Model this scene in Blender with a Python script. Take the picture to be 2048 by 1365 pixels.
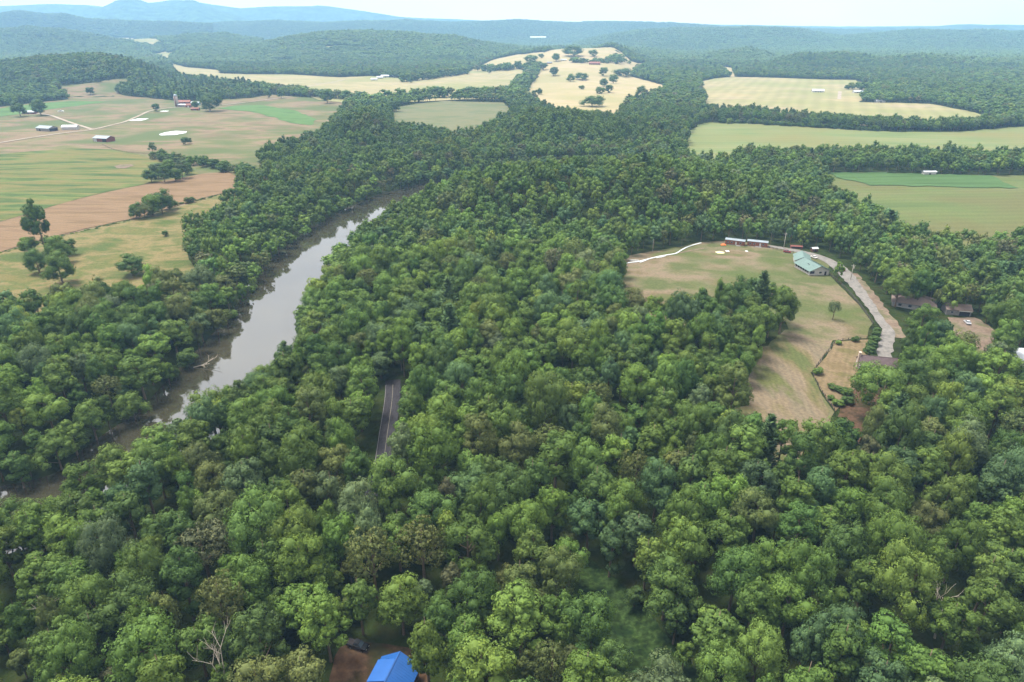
import bpy, bmesh, math, random
import numpy as np
from mathutils import Vector, Matrix
from mathutils.geometry import delaunay_2d_cdt

R = math.radians
sc = bpy.context.scene
for o in list(bpy.data.objects):
    bpy.data.objects.remove(o)
C = sc.collection

# ------------------------------------------------------------------ camera
CAM_Z = 130.0
FPX = 1366.0                       # focal length in pixels of the 2048 px photograph
PITCH = math.atan((682.5 - 55.0) / FPX)
cam = bpy.data.cameras.new('camera')
cam.sensor_width = 36.0
cam.lens = 36.0 * FPX / 2048.0
cam.clip_start = 0.5
cam.clip_end = 120000.0
cam_o = bpy.data.objects.new('camera', cam)
cam_o.location = (0, 0, CAM_Z)
cam_o.rotation_euler = (math.pi / 2 - PITCH, 0, 0)
C.objects.link(cam_o)
sc.camera = cam_o

# ------------------------------------------------------------------ sky, sun, exposure
SUN_EL, SUN_AZ = 66.0, -60.0        # azimuth clockwise from +Y (the view direction)
world = bpy.data.worlds.new('World')
sc.world = world
world.use_nodes = True
wn, wl = world.node_tree.nodes, world.node_tree.links
wn.clear()
w_out = wn.new('ShaderNodeOutputWorld')
w_bg = wn.new('ShaderNodeBackground')
w_sky = wn.new('ShaderNodeTexSky')
w_sky.sky_type = 'NISHITA'
w_sky.sun_disc = False
w_sky.sun_elevation = R(SUN_EL)
w_sky.sun_rotation = R(SUN_AZ)
w_sky.altitude = 300
w_sky.dust_density = 1.5
w_tc = wn.new('ShaderNodeTexCoord')
w_map = wn.new('ShaderNodeMapping')
w_map.inputs['Scale'].default_value = (1, 1, 3.0)
w_noise = wn.new('ShaderNodeTexNoise')
w_noise.inputs['Scale'].default_value = 2.2
w_noise.inputs['Detail'].default_value = 6
w_ramp = wn.new('ShaderNodeMapRange')
w_ramp.inputs['From Min'].default_value = 0.35
w_ramp.inputs['From Max'].default_value = 0.6
w_ramp.inputs['To Min'].default_value = 0.8
w_ramp.inputs['To Max'].default_value = 1.0
w_mix = wn.new('ShaderNodeMix')
w_mix.data_type = 'RGBA'
w_mix.inputs['B'].default_value = (11.6, 11.2, 10.9, 1)      # thin white cloud
wl.new(w_tc.outputs['Generated'], w_map.inputs['Vector'])
wl.new(w_map.outputs['Vector'], w_noise.inputs['Vector'])
wl.new(w_noise.outputs['Fac'], w_ramp.inputs['Value'])
wl.new(w_ramp.outputs['Result'], w_mix.inputs['Factor'])
wl.new(w_sky.outputs['Color'], w_mix.inputs['A'])
wl.new(w_mix.outputs['Result'], w_bg.inputs['Color'])
w_bg.inputs['Strength'].default_value = 0.09
wl.new(w_bg.outputs['Background'], w_out.inputs['Surface'])

sun = bpy.data.lights.new('sun', 'SUN')
sun.energy = 4.6
sun.angle = R(22.0)
sun.color = (1.0, 0.955, 0.88)
sun_o = bpy.data.objects.new('sun', sun)
_az, _el = R(SUN_AZ), R(SUN_EL)
_to = Vector((math.sin(_az) * math.cos(_el), math.cos(_az) * math.cos(_el), math.sin(_el)))
sun_o.rotation_euler = (-_to).to_track_quat('-Z', 'Y').to_euler()
sun_o.location = (0, 0, 500)
C.objects.link(sun_o)

sc.view_settings.view_transform = 'Standard'
sc.view_settings.look = 'None'
sc.view_settings.gamma = 1.0
sc.view_settings.exposure = 0.88
sc.view_settings.use_curve_mapping = False
sc.render.engine = 'CYCLES'
cy = sc.cycles
cy.max_bounces = 4
cy.diffuse_bounces = 2
cy.glossy_bounces = 2
cy.transmission_bounces = 3
cy.transparent_max_bounces = 6
cy.volume_bounces = 1
cy.use_denoising = True
cy.caustics_reflective = False
cy.caustics_refractive = False
cy.sample_clamp_indirect = 6.0

HAZE_DENSITY = 9.5e-5
HAZE_COLOR = (0.36, 0.64, 1.0)

# ------------------------------------------------------------------ survey: photo point -> place on the land
SP, CP = math.sin(PITCH), math.cos(PITCH)
def ray_dirs(u, v):
    a = (np.asarray(u, float) - 1024.0) / FPX
    b = (682.5 - np.asarray(v, float)) / FPX
    return np.stack([a, CP + b * SP, -SP + b * CP], -1)
def on_plane(u, v, z):
    d = ray_dirs(u, v)
    t = (z - CAM_Z) / d[..., 2]
    return np.stack([d[..., 0] * t, d[..., 1] * t], -1)
def to_px(x, y, z):
    x, y, z = np.asarray(x, float), np.asarray(y, float), np.asarray(z, float) - CAM_Z
    dep = y * CP - z * SP
    up = y * SP + z * CP
    return 1024 + FPX * x / dep, 682.5 - FPX * up / dep

def _hash(ix, iy, seed):
    h = (ix.astype(np.int64) * 374761393 + iy.astype(np.int64) * 668265263 + seed * 144269504) & 0xffffffff
    h = ((h ^ (h >> 13)) * 1274126177) & 0xffffffff
    h = (h ^ (h >> 16)) & 0xffffff
    return h / float(0xffffff)
def vnoise(x, y, seed=0):
    ix, iy = np.floor(x), np.floor(y)
    fx, fy = x - ix, y - iy
    fx = fx * fx * (3 - 2 * fx); fy = fy * fy * (3 - 2 * fy)
    a = _hash(ix, iy, seed); b = _hash(ix + 1, iy, seed)
    c = _hash(ix, iy + 1, seed); d = _hash(ix + 1, iy + 1, seed)
    return (a + (b - a) * fx) * (1 - fy) + (c + (d - c) * fx) * fy
def fbm(x, y, seed=0, octaves=4):
    s = np.zeros_like(x, float); amp, tot = 1.0, 0.0
    for k in range(octaves):
        s += amp * vnoise(x * 2 ** k, y * 2 ** k, seed + k * 17); tot += amp; amp *= 0.5
    return s / tot - 0.5

def in_poly(x, y, poly):
    poly = np.asarray(poly)
    inside = np.zeros(x.shape, bool)
    lo, hi = poly.min(0), poly.max(0)
    m = (x >= lo[0]) & (x <= hi[0]) & (y >= lo[1]) & (y <= hi[1])
    if not m.any():
        return inside
    px, py = x[m], y[m]
    r = np.zeros(px.shape, bool)
    n = len(poly)
    for i in range(n):
        x1, y1 = poly[i]; x2, y2 = poly[(i + 1) % n]
        if y1 == y2: continue
        cond = ((y1 > py) != (y2 > py)) & (px < (x2 - x1) * (py - y1) / (y2 - y1) + x1)
        r ^= cond
    inside[m] = r
    return inside
def dist_line(x, y, pts, closed=False):
    d = np.full(x.shape, 1e9)
    pts = np.asarray(pts)
    n = len(pts)
    for i in range(n if closed else n - 1):
        a, b = pts[i], pts[(i + 1) % n]
        ab = b - a
        L2 = max(1e-9, float(ab @ ab))
        t = np.clip(((x - a[0]) * ab[0] + (y - a[1]) * ab[1]) / L2, 0, 1)
        d = np.minimum(d, np.hypot(x - a[0] - t * ab[0], y - a[1] - t * ab[1]))
    return d

WATER_Z = -6.0
RIV_L = [(-420, 1010), (-250, 1005), (-60, 995), (50, 978), (125, 955), (200, 890), (300, 822), (370, 745), (425, 690), (480, 630),
         (520, 560), (570, 505), (640, 452), (700, 418), (770, 388), (845, 369)]
RIV_R = [(-420, 1030), (-250, 1022), (-60, 1010), (60, 985), (130, 952), (195, 912), (330, 835), (400, 790), (500, 720), (580, 665), (604, 600), (620, 560),
         (655, 490), (695, 452), (755, 412), (845, 382)]
_l = on_plane(*np.array(RIV_L, float).T, WATER_Z)
_r = on_plane(*np.array(RIV_R, float).T, WATER_Z + 16.0)
_le, _re = _l[-1], _r[-1]
_l = np.vstack([_l, _le + np.array([[50, 40], [110, 62], [170, 74]])])
_r = np.vstack([_r, _re + np.array([[50, 55], [110, 80], [170, 92]])])
RIVER = np.vstack([_l, _r[::-1]])

RIDGES = [  # distance, width in front, width behind, canopy height, crest line in the photograph
    (520, 75, 110, 23, [(700, 420), (830, 362), (950, 325), (1100, 305), (1300, 300), (1450, 312), (1600, 345), (1700, 380), (1800, 420)]),
    (900, 130, 170, 25, [(480, 335), (510, 298), (560, 264), (640, 247), (690, 210), (740, 205), (780, 235), (860, 250), (930, 252), (1000, 230), (1060, 208), (1150, 208), (1250, 222), (1330, 228), (1400, 265)]),
    (1850, 280, 500, 21, [(-300, 110), (-100, 120), (0, 118), (100, 105), (200, 101), (260, 113), (300, 130), (340, 150), (400, 200)]),
    (1900, 220, 400, 20, [(1740, 215), (1780, 185), (1850, 165), (1950, 150), (2048, 150), (2300, 150)]),
    (2700, 330, 400, 20, [(1380, 145), (1450, 125), (1480, 130), (1530, 122), (1600, 103), (1700, 100), (1760, 112), (1850, 106), (1950, 115), (2048, 112), (2300, 110)]),
    (2900, 750, 500, 0, [(930, 140), (960, 126), (1035, 110), (1130, 97), (1230, 96), (1260, 110), (1330, 140), (1400, 165)]),
    (3300, 300, 300, 15, [(1400, 112), (1450, 100), (1500, 94), (1540, 105), (1580, 120)]),
    (3700, 600, 600, 15, [(220, 125), (330, 101), (400, 88), (500, 85), (600, 72), (700, 62), (800, 60), (900, 66), (960, 80), (1050, 92), (1200, 90), (1300, 98), (1400, 110)]),
    (4300, 500, 600, 15, [(-300, 60), (-100, 68), (0, 60), (60, 52), (150, 62), (230, 75), (300, 70), (380, 74), (450, 68), (520, 78)]),
    (5200, 600, 700, 15, [(1150, 80), (1280, 59), (1350, 51), (1450, 53), (1520, 56), (1600, 59), (1650, 65), (1680, 69), (1750, 62), (1850, 60), (1900, 63), (2048, 62), (2400, 60)]),
    (6200, 600, 700, 15, [(-300, 35), (-100, 38), (0, 27), (30, 22), (90, 30), (130, 26), (170, 35), (260, 40), (350, 43), (420, 47)]),
    (7200, 900, 900, 12, [(300, 62), (400, 50), (450, 45), (550, 42), (650, 45), (800, 41), (900, 44), (1050, 41), (1150, 44), (1250, 44), (1350, 48), (1450, 51), (1600, 55), (1800, 58)]),
    (8700, 600, 700, 0, [(-400, 40), (180, 40), (215, 29), (265, 42), (400, 47), (1500, 57), (1700, 58), (1850, 54), (1950, 50), (2048, 52), (2400, 45)]),
    (9900, 1000, 900, 0, [(60, 45), (110, 38), (170, 18), (200, 15), (232, 2), (262, -4), (300, 9), (335, 6), (384, -1), (412, 11), (450, 24), (500, 38), (560, 46)]),
    (11300, 700, 900, 0, [(-400, 5), (-100, 16), (0, 12), (100, 8), (170, 10), (220, 15), (350, 0), (480, 18), (560, 13), (640, 11), (720, 23), (800, 33), (900, 40), (1000, 44), (1200, 51), (1700, 53), (2400, 52)]),
]
_ridge_cache = []
for D, sf, sb, can, prof in RIDGES:
    pr = np.array(prof, float)
    d = ray_dirs(pr[:, 0], pr[:, 1])
    xs = d[:, 0] / d[:, 1] * D
    zs = CAM_Z + d[:, 2] / d[:, 1] * D - can
    _ridge_cache.append((D, sf, sb, xs, zs))

def smooth(a, b, t):
    t = np.clip((t - a) / (b - a), 0, 1)
    return t * t * (3 - 2 * t)

def height(x, y):
    x = np.asarray(x, float); y = np.asarray(y, float)
    d = np.hypot(x, y)
    z = 3.0 * fbm(x / 160.0, y / 160.0, 3, 3) + 8.0 * smooth(1200, 3000, d) * fbm(x / 500.0, y / 500.0, 9, 3)
    # wooded slope the camera hovers over, falling to a grassy draw
    z = z + 5.0 * np.exp(-((x - 90) / 90) ** 2 - ((y - 330) / 90) ** 2)
    z = z - 6.0 * np.exp(-((x - 24 - 0.35 * (y - 130) * -1) / 16) ** 2) * smooth(60, 90, y) * (1 - smooth(150, 220, y))
    shp = z.shape
    z = np.atleast_1d(z).ravel(); xf, yf, df = np.atleast_1d(x).ravel(), np.atleast_1d(y).ravel(), np.atleast_1d(d).ravel()
    wob = np.zeros_like(z)
    mf = df > 2200
    if mf.any():
        wob[mf] = 55.0 * smooth(2200, 5000, df[mf]) * fbm(xf[mf] / 700.0, yf[mf] / 700.0, 21, 4) + 110.0 * smooth(3500, 9000, df[mf]) * fbm(xf[mf] / 2600.0, yf[mf] / 2600.0, 5, 5)
    for D, sf, sb, xs, zs in _ridge_cache:
        m = (yf > D - 2.6 * sf) & (yf < D + 2.6 * sb)
        if not m.any(): continue
        xm, ym, wm = xf[m], yf[m], wob[m]
        c = np.interp(xm * D / np.maximum(ym, 50.0), xs, zs, left=-200, right=-200)
        if D > 2500:
            c = c + min(0.011 * D, 48.0) * fbm(xm / (0.07 * D) + D, ym / (0.16 * D), int(D) % 97, 4) * np.clip((c + 20) / 60, 0, 1)
        e = np.exp(-((ym - D) / np.where(ym < D, sf, sb)) ** 2)
        rz = (np.where(c > -150, c, -200) + 14.0) * e - 14.0
        # the crest itself stays where it was surveyed, the flanks roll
        z[m] = np.maximum(z[m], rz + wm * (1 - e) * 0.8 + wm * 0.12 * e)
    z = z.reshape(shp)
    m = (y < 1100) & (y > 30)
    if m.any():
        xr, yr = x[m], y[m]
        dd = dist_line(xr, yr, RIVER, True)
        dd = np.where(in_poly(xr, yr, RIVER), -dd, dd)
        k = smooth(-5.0, 20.0, dd)
        zz = z[m] if z.ndim else z
        z[m] = (WATER_Z - 3.0) * (1 - k) + zz * k
    return z

_T = np.geomspace(60, 45000, 900)
def S(u, v, hoff=0.0):
    """Place on the land (or on a canopy hoff above it) that the photo shows at each (u, v)."""
    u = np.atleast_1d(np.asarray(u, float)); v = np.atleast_1d(np.asarray(v, float))
    hoff = np.broadcast_to(np.asarray(hoff, float), u.shape)
    d = ray_dirs(u, v)
    P = d[:, None, :] * _T[None, :, None]
    hz = height(P[..., 0].ravel(), P[..., 1].ravel()).reshape(P.shape[:2]) + hoff[:, None]
    below = (P[..., 2] + CAM_Z) < hz
    below[:, -1] = True
    i = np.maximum(1, below.argmax(1))
    a, b = _T[i - 1], _T[i]
    for _ in range(18):
        m = 0.5 * (a + b)
        q = d * m[:, None]
        under = (q[:, 2] + CAM_Z) < height(q[:, 0], q[:, 1]) + hoff
        b = np.where(under, m, b); a = np.where(under, a, m)
    q = d * b[:, None]
    return q[:, :2]
def SP_(pts):
    a = np.array([(p[0], p[1], 1.3 * p[2] if len(p) > 2 else 0.0) for p in pts], float)
    return S(a[:, 0], a[:, 1], a[:, 2])
def spot(u, v, hoff=0.0):
    q = S(u, v, hoff)[0]
    return float(q[0]), float(q[1]), float(height(q[:1], q[1:2])[0])
def hz(x, y):
    return float(height(np.array([x], float), np.array([y], float))[0])

# ------------------------------------------------------------------ materials
def lin(h):
    h = h.lstrip('#')
    c = [int(h[i:i + 2], 16) / 255 for i in (0, 2, 4)]
    return tuple(x / 12.92 if x <= 0.04045 else ((x + 0.055) / 1.055) ** 2.4 for x in c)
def c4(c):
    c = lin(c) if isinstance(c, str) else c
    return (c[0], c[1], c[2], 1.0)
def new_mat(name):
    m = bpy.data.materials.new(name)
    m.use_nodes = True
    nt = m.node_tree
    b = nt.nodes['Principled BSDF']
    return m, nt, b
def noise_node(nt, scale, detail=4, rot=0.0, stretch=(1, 1, 1), rough=0.55):
    tc = nt.nodes.new('ShaderNodeTexCoord')
    mp = nt.nodes.new('ShaderNodeMapping')
    mp.inputs['Rotation'].default_value = (0, 0, rot)
    mp.inputs['Scale'].default_value = stretch
    nz = nt.nodes.new('ShaderNodeTexNoise')
    nz.inputs['Scale'].default_value = scale
    nz.inputs['Detail'].default_value = detail
    nz.inputs['Roughness'].default_value = rough
    nt.links.new(tc.outputs['Object'], mp.inputs['Vector'])
    nt.links.new(mp.outputs['Vector'], nz.inputs['Vector'])
    return nz
def ramp_node(nt, cols, lo=0.3, hi=0.7):
    r = nt.nodes.new('ShaderNodeValToRGB')
    e = r.color_ramp.elements
    n = len(cols)
    while len(e) < n: e.new(0.5)
    for i, c in enumerate(cols):
        e[i].position = lo + (hi - lo) * i / max(1, n - 1)
        e[i].color = c4(c)
    return r
def mix_node(nt, fac, a, b, mode='MIX'):
    m = nt.nodes.new('ShaderNodeMix')
    m.data_type = 'RGBA'; m.blend_type = mode
    for s, val in (('Factor', fac), ('A', a), ('B', b)):
        if hasattr(val, 'is_linked'):
            nt.links.new(val, m.inputs[s])
        else:
            m.inputs[s].default_value = val if s == 'Factor' else c4(val)
    return m.outputs['Result']
MATS = {}
def plain(name, col, rough=0.6, metal=0.0, vary=0.25, scale=1.5, spec=0.4):
    """painted, metal or timber surface with uneven tone"""
    if name in MATS: return MATS[name]
    m, nt, b = new_mat(name)
    nz = noise_node(nt, scale, 5)
    r = ramp_node(nt, [tuple(x * (1 - vary) for x in (lin(col) if isinstance(col, str) else col)),
                       tuple(min(1, x * (1 + vary * 0.6)) for x in (lin(col) if isinstance(col, str) else col))])
    nt.links.new(nz.outputs['Fac'], r.inputs['Fac'])
    nt.links.new(r.outputs['Color'], b.inputs['Base Color'])
    b.inputs['Roughness'].default_value = rough
    b.inputs['Metallic'].default_value = metal
    b.inputs['Specular IOR Level'].default_value = spec
    MATS[name] = m
    return m
def field_mat(name, cols, scale=0.02, rot=0.0, stretch=(1, 1, 1), fine=0.25, mow=None, patches=None, k=0.37):
    """open grass or stubble: broad patches, streaks along the working direction, fine tufts"""
    m, nt, b = new_mat(name)
    cols = [tuple(x * k for x in lin(c)) for c in cols]
    if patches: patches = (tuple(x * k for x in lin(patches[0])), patches[1])
    nz = noise_node(nt, scale, 6, rot, stretch, 0.6)
    r = ramp_node(nt, cols, 0.38, 0.62)
    nt.links.new(nz.outputs['Fac'], r.inputs['Fac'])
    col = r.outputs['Color']
    if patches:
        pz = noise_node(nt, patches[1], 3)
        pr = ramp_node(nt, [(0, 0, 0), (1, 1, 1)], 0.45, 0.62)
        nt.links.new(pz.outputs['Fac'], pr.inputs['Fac'])
        col = mix_node(nt, pr.outputs['Color'], col, patches[0])
    if mow:
        tc = nt.nodes.new('ShaderNodeTexCoord')
        mp = nt.nodes.new('ShaderNodeMapping')
        mp.inputs['Rotation'].default_value = (0, 0, mow[1])
        wv = nt.nodes.new('ShaderNodeTexWave')
        wv.wave_type = 'BANDS'; wv.bands_direction = 'X'
        wv.inputs['Scale'].default_value = mow[0]
        wv.inputs['Distortion'].default_value = 2.5
        wv.inputs['Detail'].default_value = 2
        wv.inputs['Detail Scale'].default_value = 0.6
        nt.links.new(tc.outputs['Object'], mp.inputs['Vector'])
        nt.links.new(mp.outputs['Vector'], wv.inputs['Vector'])
        rr = ramp_node(nt, [tuple([1 - mow[2]] * 3), (1, 1, 1)], 0.1, 0.9)
        nt.links.new(wv.outputs['Fac'], rr.inputs['Fac'])
        col = mix_node(nt, 1.0, col, rr.outputs['Color'], 'MULTIPLY')
    fz = noise_node(nt, 0.9, 4)
    fr = ramp_node(nt, [tuple([1 - fine] * 3), tuple([1 + fine * 0.5] * 3)], 0.3, 0.7)
    nt.links.new(fz.outputs['Fac'], fr.inputs['Fac'])
    col = mix_node(nt, 1.0, col, fr.outputs['Color'], 'MULTIPLY')
    nt.links.new(col, b.inputs['Base Color'])
    b.inputs['Roughness'].default_value = 0.9
    b.inputs['Specular IOR Level'].default_value = 0.1
    return m

def leaf_mat(name, kind, gloss=0.65):
    m, nt, b = new_mat(name)
    at = nt.nodes.new('ShaderNodeAttribute')
    if kind == 'INSTANCER':
        at.attribute_type = 'INSTANCER'; at.attribute_name = 'tint'
        tint = at.outputs['Color']
    else:
        oi = nt.nodes.new('ShaderNodeObjectInfo'); tint = oi.outputs['Color']
    va = nt.nodes.new('ShaderNodeAttribute')
    va.attribute_type = 'GEOMETRY'; va.attribute_name = 'var'
    r = ramp_node(nt, [(0.70, 0.74, 0.72), (1.0, 1.0, 1.0), (1.36, 1.26, 0.95)], 0.0, 1.0)
    nt.links.new(va.outputs['Fac'], r.inputs['Fac'])
    col = mix_node(nt, 1.0, tint, r.outputs['Color'], 'MULTIPLY')
    nt.links.new(col, b.inputs['Base Color'])
    b.inputs['Roughness'].default_value = gloss
    b.inputs['Specular IOR Level'].default_value = 0.15
    tr = nt.nodes.new('ShaderNodeBsdfTranslucent')
    hs = nt.nodes.new('ShaderNodeHueSaturation')
    hs.inputs['Hue'].default_value = 0.485
    hs.inputs['Value'].default_value = 1.25
    nt.links.new(col, hs.inputs['Color'])
    nt.links.new(hs.outputs['Color'], tr.inputs['Color'])
    mx = nt.nodes.new('ShaderNodeMixShader')
    mx.inputs['Fac'].default_value = 0.28
    nt.links.new(b.outputs['BSDF'], mx.inputs[1])
    nt.links.new(tr.outputs['BSDF'], mx.inputs[2])
    nt.links.new(mx.outputs['Shader'], nt.nodes['Material Output'].inputs['Surface'])
    return m
LEAF_I = leaf_mat('foliage_of_woods', 'INSTANCER')
LEAF_O = leaf_mat('foliage_of_trees', 'OBJECT')
BARK = plain('bark', '#6b5d4e', 0.9, vary=0.4, scale=3.0, spec=0.1)
DEADWOOD = plain('dead_wood', '#a39a8c', 0.9, vary=0.3, scale=2.0, spec=0.1)

# ------------------------------------------------------------------ mesh helpers
def link(o, parent=None):
    C.objects.link(o)
    if parent is not None:
        o.parent = parent
    return o
def mesh_np(name, verts, faces, mats, midx=None, normals=None, var=None, smooth_=False):
    """mesh from arrays; faces is a list of (m,k) index arrays"""
    me = bpy.data.meshes.new(name)
    verts = np.asarray(verts, np.float32)
    me.vertices.add(len(verts))
    me.vertices.foreach_set('co', verts.ravel())
    nl = sum(f.size for f in faces); nf = sum(len(f) for f in faces)
    me.loops.add(nl)
    me.loops.foreach_set('vertex_index', np.concatenate([f.ravel() for f in faces]).astype(np.int32))
    me.polygons.add(nf)
    tot = np.concatenate([np.full(len(f), f.shape[1]) for f in faces]).astype(np.int32)
    st = np.concatenate([[0], np.cumsum(tot)[:-1]]).astype(np.int32)
    me.polygons.foreach_set('loop_start', st)
    me.polygons.foreach_set('loop_total', tot)
    if midx is not None:
        me.polygons.foreach_set('material_index', np.asarray(midx, np.int32))
    for m in mats: me.materials.append(m)
    me.update(calc_edges=True)
    me.validate()
    if smooth_ or normals is not None:
        me.polygons.foreach_set('use_smooth', np.ones(nf, bool))
    if var is not None:
        a = me.attributes.new('var', 'FLOAT', 'POINT')
        a.data.foreach_set('value', np.asarray(var, np.float32))
    if normals is not None:
        me.normals_split_custom_set_from_vertices([tuple(n) for n in normals.tolist()])
    return me
def tag(o, label=None, cat=None, group=None, kind=None):
    if label: o['label'] = label
    if cat: o['category'] = cat
    if group: o['group'] = group
    if kind: o['kind'] = kind
    return o
def empty(name, loc, rz=0.0):
    o = bpy.data.objects.new(name, None)
    o.empty_display_size = 0.5
    o.location = loc
    o.rotation_euler = (0, 0, rz)
    return link(o)

class MB:
    """collects simple solids, then links them as one mesh object"""
    def __init__(s): s.v, s.f = [], []
    def add(s, v, f):
        n = len(s.v); s.v += [tuple(p) for p in v]; s.f += [tuple(i + n for i in q) for q in f]; return s
    def box(s, x0, x1, y0, y1, z0, z1):
        v = [(x, y, z) for z in (z0, z1) for y in (y0, y1) for x in (x0, x1)]
        return s.add(v, [(0, 2, 3, 1), (4, 5, 7, 6), (0, 1, 5, 4), (2, 6, 7, 3), (0, 4, 6, 2), (1, 3, 7, 5)])
    def prism(s, poly, z0, z1):
        n = len(poly)
        v = [(p[0], p[1], z0) for p in poly] + [(p[0], p[1], z1) for p in poly]
        return s.add(v, [tuple(range(n))[::-1], tuple(range(n, 2 * n))] + [(i, (i + 1) % n, n + (i + 1) % n, n + i) for i in range(n)])
    def slab(s, quad, t):
        """thick sheet under a 3D polygon"""
        q = [Vector(p) for p in quad]
        n = (q[1] - q[0]).cross(q[2] - q[0]).normalized()
        if n.z < 0: n = -n
        k = len(q)
        v = [tuple(p) for p in q] + [tuple(p - n * t) for p in q]
        return s.add(v, [tuple(range(k)), tuple(range(k, 2 * k))[::-1]] + [(i, k + i, k + (i + 1) % k, (i + 1) % k) for i in range(k)])
    def tube(s, pts, rad, n=8, caps=True):
        pts = [Vector(p) for p in pts]
        if not isinstance(rad, (list, tuple)): rad = [rad] * len(pts)
        base = len(s.v)
        up = Vector((0.01, 0.02, 1))
        for i, p in enumerate(pts):
            t = (pts[min(i + 1, len(pts) - 1)] - pts[max(i - 1, 0)]).normalized()
            a = t.cross(up if abs(t.z) < 0.9 else Vector((1, 0, 0))).normalized()
            b = t.cross(a)
            for k in range(n):
                an = 2 * math.pi * k / n
                s.v.append(tuple(p + (a * math.cos(an) + b * math.sin(an)) * rad[i]))
        for i in range(len(pts) - 1):
            for k in range(n):
                q = base + i * n
                s.f.append((q + k, q + (k + 1) % n, q + n + (k + 1) % n, q + n + k))
        if caps:
            s.f.append(tuple(base + k for k in range(n))[::-1])
            q = base + (len(pts) - 1) * n
            s.f.append(tuple(q + k for k in range(n)))
        return s
    def mesh(s, name, mat, smooth_=False):
        me = bpy.data.meshes.new(name)
        me.from_pydata(s.v, [], s.f)
        bm = bmesh.new(); bm.from_mesh(me)
        bmesh.ops.recalc_face_normals(bm, faces=bm.faces)
        bm.to_mesh(me); bm.free()
        me.materials.append(mat)
        if smooth_: me.polygons.foreach_set('use_smooth', [True] * len(me.polygons))
        return me
    def build(s, name, mat, parent=None, smooth_=False, loc=None):
        o = bpy.data.objects.new(name, s.mesh(name, mat, smooth_))
        if loc: o.location = loc
        return link(o, parent)

# ------------------------------------------------------------------ the land
FLOOR, nt, b = new_mat('forest_floor')
nz = noise_node(nt, 0.15, 6)
rp = ramp_node(nt, ['#1e2210', '#2a3516', '#33341d'])
nt.links.new(nz.outputs['Fac'], rp.inputs['Fac'])
far_nz = noise_node(nt, 0.012, 8)
far_rp = ramp_node(nt, ['#26361c', '#37512a', '#4a6333'], 0.35, 0.65)
nt.links.new(far_nz.outputs['Fac'], far_rp.inputs['Fac'])
cd = nt.nodes.new('ShaderNodeNewGeometry')
ln = nt.nodes.new('ShaderNodeVectorMath'); ln.operation = 'LENGTH'
nt.links.new(cd.outputs['Position'], ln.inputs[0])
mr = nt.nodes.new('ShaderNodeMapRange')
mr.inputs['From Min'].default_value = 2500; mr.inputs['From Max'].default_value = 6000
nt.links.new(ln.outputs['Value'], mr.inputs['Value'])
col = mix_node(nt, mr.outputs['Result'], rp.outputs['Color'], far_rp.outputs['Color'])
nt.links.new(col, b.inputs['Base Color'])
b.inputs['Roughness'].default_value = 0.95
b.inputs['Specular IOR Level'].default_value = 0.05
bp = nt.nodes.new('ShaderNodeBump')
bp.inputs['Strength'].default_value = 1.0
bp.inputs['Distance'].default_value = 30.0
bn = noise_node(nt, 0.012, 8)
nt.links.new(bn.outputs['Fac'], bp.inputs['Height'])
nt.links.new(bp.outputs['Normal'], b.inputs['Normal'])

NA, NR = 330, 480
ang = np.linspace(R(-80), R(80), NA)
rad = np.geomspace(12, 11900, NR)
AA, RR = np.meshgrid(ang, rad, indexing='ij')
RR = RR * (1 + smooth(3000, 11900, RR) * (1 / np.maximum(np.cos(AA), 0.65) - 1))
TX, TY = RR * np.sin(AA), RR * np.cos(AA)
TZ = height(TX.ravel(), TY.ravel())
idx = np.arange(NA * NR).reshape(NA, NR)
quads = np.stack([idx[:-1, :-1], idx[1:, :-1], idx[1:, 1:], idx[:-1, 1:]], -1).reshape(-1, 4)[:, ::-1]
ground = link(bpy.data.objects.new('ground', mesh_np('ground', np.stack([TX.ravel(), TY.ravel(), TZ], -1), [quads], [FLOOR], smooth_=True)))
tag(ground, 'wooded rolling land reaching to the horizon', None, kind='structure')

# river
WATER, nt, b = new_mat('river_water')
nz = noise_node(nt, 0.03, 3)
rp = ramp_node(nt, ['#2c2a20', '#3a372a'])
nt.links.new(nz.outputs['Fac'], rp.inputs['Fac'])
nt.links.new(rp.outputs['Color'], b.inputs['Base Color'])
b.inputs['Roughness'].default_value = 0.03
b.inputs['IOR'].default_value = 2.5
b.inputs['Specular IOR Level'].default_value = 0.5
bp = nt.nodes.new('ShaderNodeBump')
bp.inputs['Strength'].default_value = 0.05
bp.inputs['Distance'].default_value = 0.3
bn = noise_node(nt, 0.5, 4, 0.2, (1.0, 0.5, 1))
nt.links.new(bn.outputs['Fac'], bp.inputs['Height'])
nt.links.new(bp.outputs['Normal'], b.inputs['Normal'])
_rv = RIVER.copy()
_c = np.vstack([_l.mean(0)])
def grow(poly, d):
    poly = np.asarray(poly, float)
    n = len(poly)
    area = 0.5 * np.sum(poly[:, 0] * np.roll(poly[:, 1], -1) - np.roll(poly[:, 0], -1) * poly[:, 1])
    out = []
    for i in range(n):
        e1 = poly[i] - poly[i - 1]; e2 = poly[(i + 1) % n] - poly[i]
        n1 = np.array([e1[1], -e1[0]]) / max(1e-6, np.hypot(*e1)); n2 = np.array([e2[1], -e2[0]]) / max(1e-6, np.hypot(*e2))
        k = n1 + n2
        k = k / max(0.35, np.hypot(*k))
        out.append(poly[i] + k * d * (1 if area > 0 else -1))
    return np.array(out)
_rg = grow(_rv, 6.0)
cd_ = delaunay_2d_cdt([Vector(p) for p in _rg.tolist()], [], [list(range(len(_rg)))], 1, 1e-4)
me = bpy.data.meshes.new('river')
me.from_pydata([(p[0], p[1], WATER_Z) for p in cd_[0]], [], [tuple(f) for f in cd_[2]])
me.materials.append(WATER)
if me.polygons[0].normal.z < 0: me.flip_normals()
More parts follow.
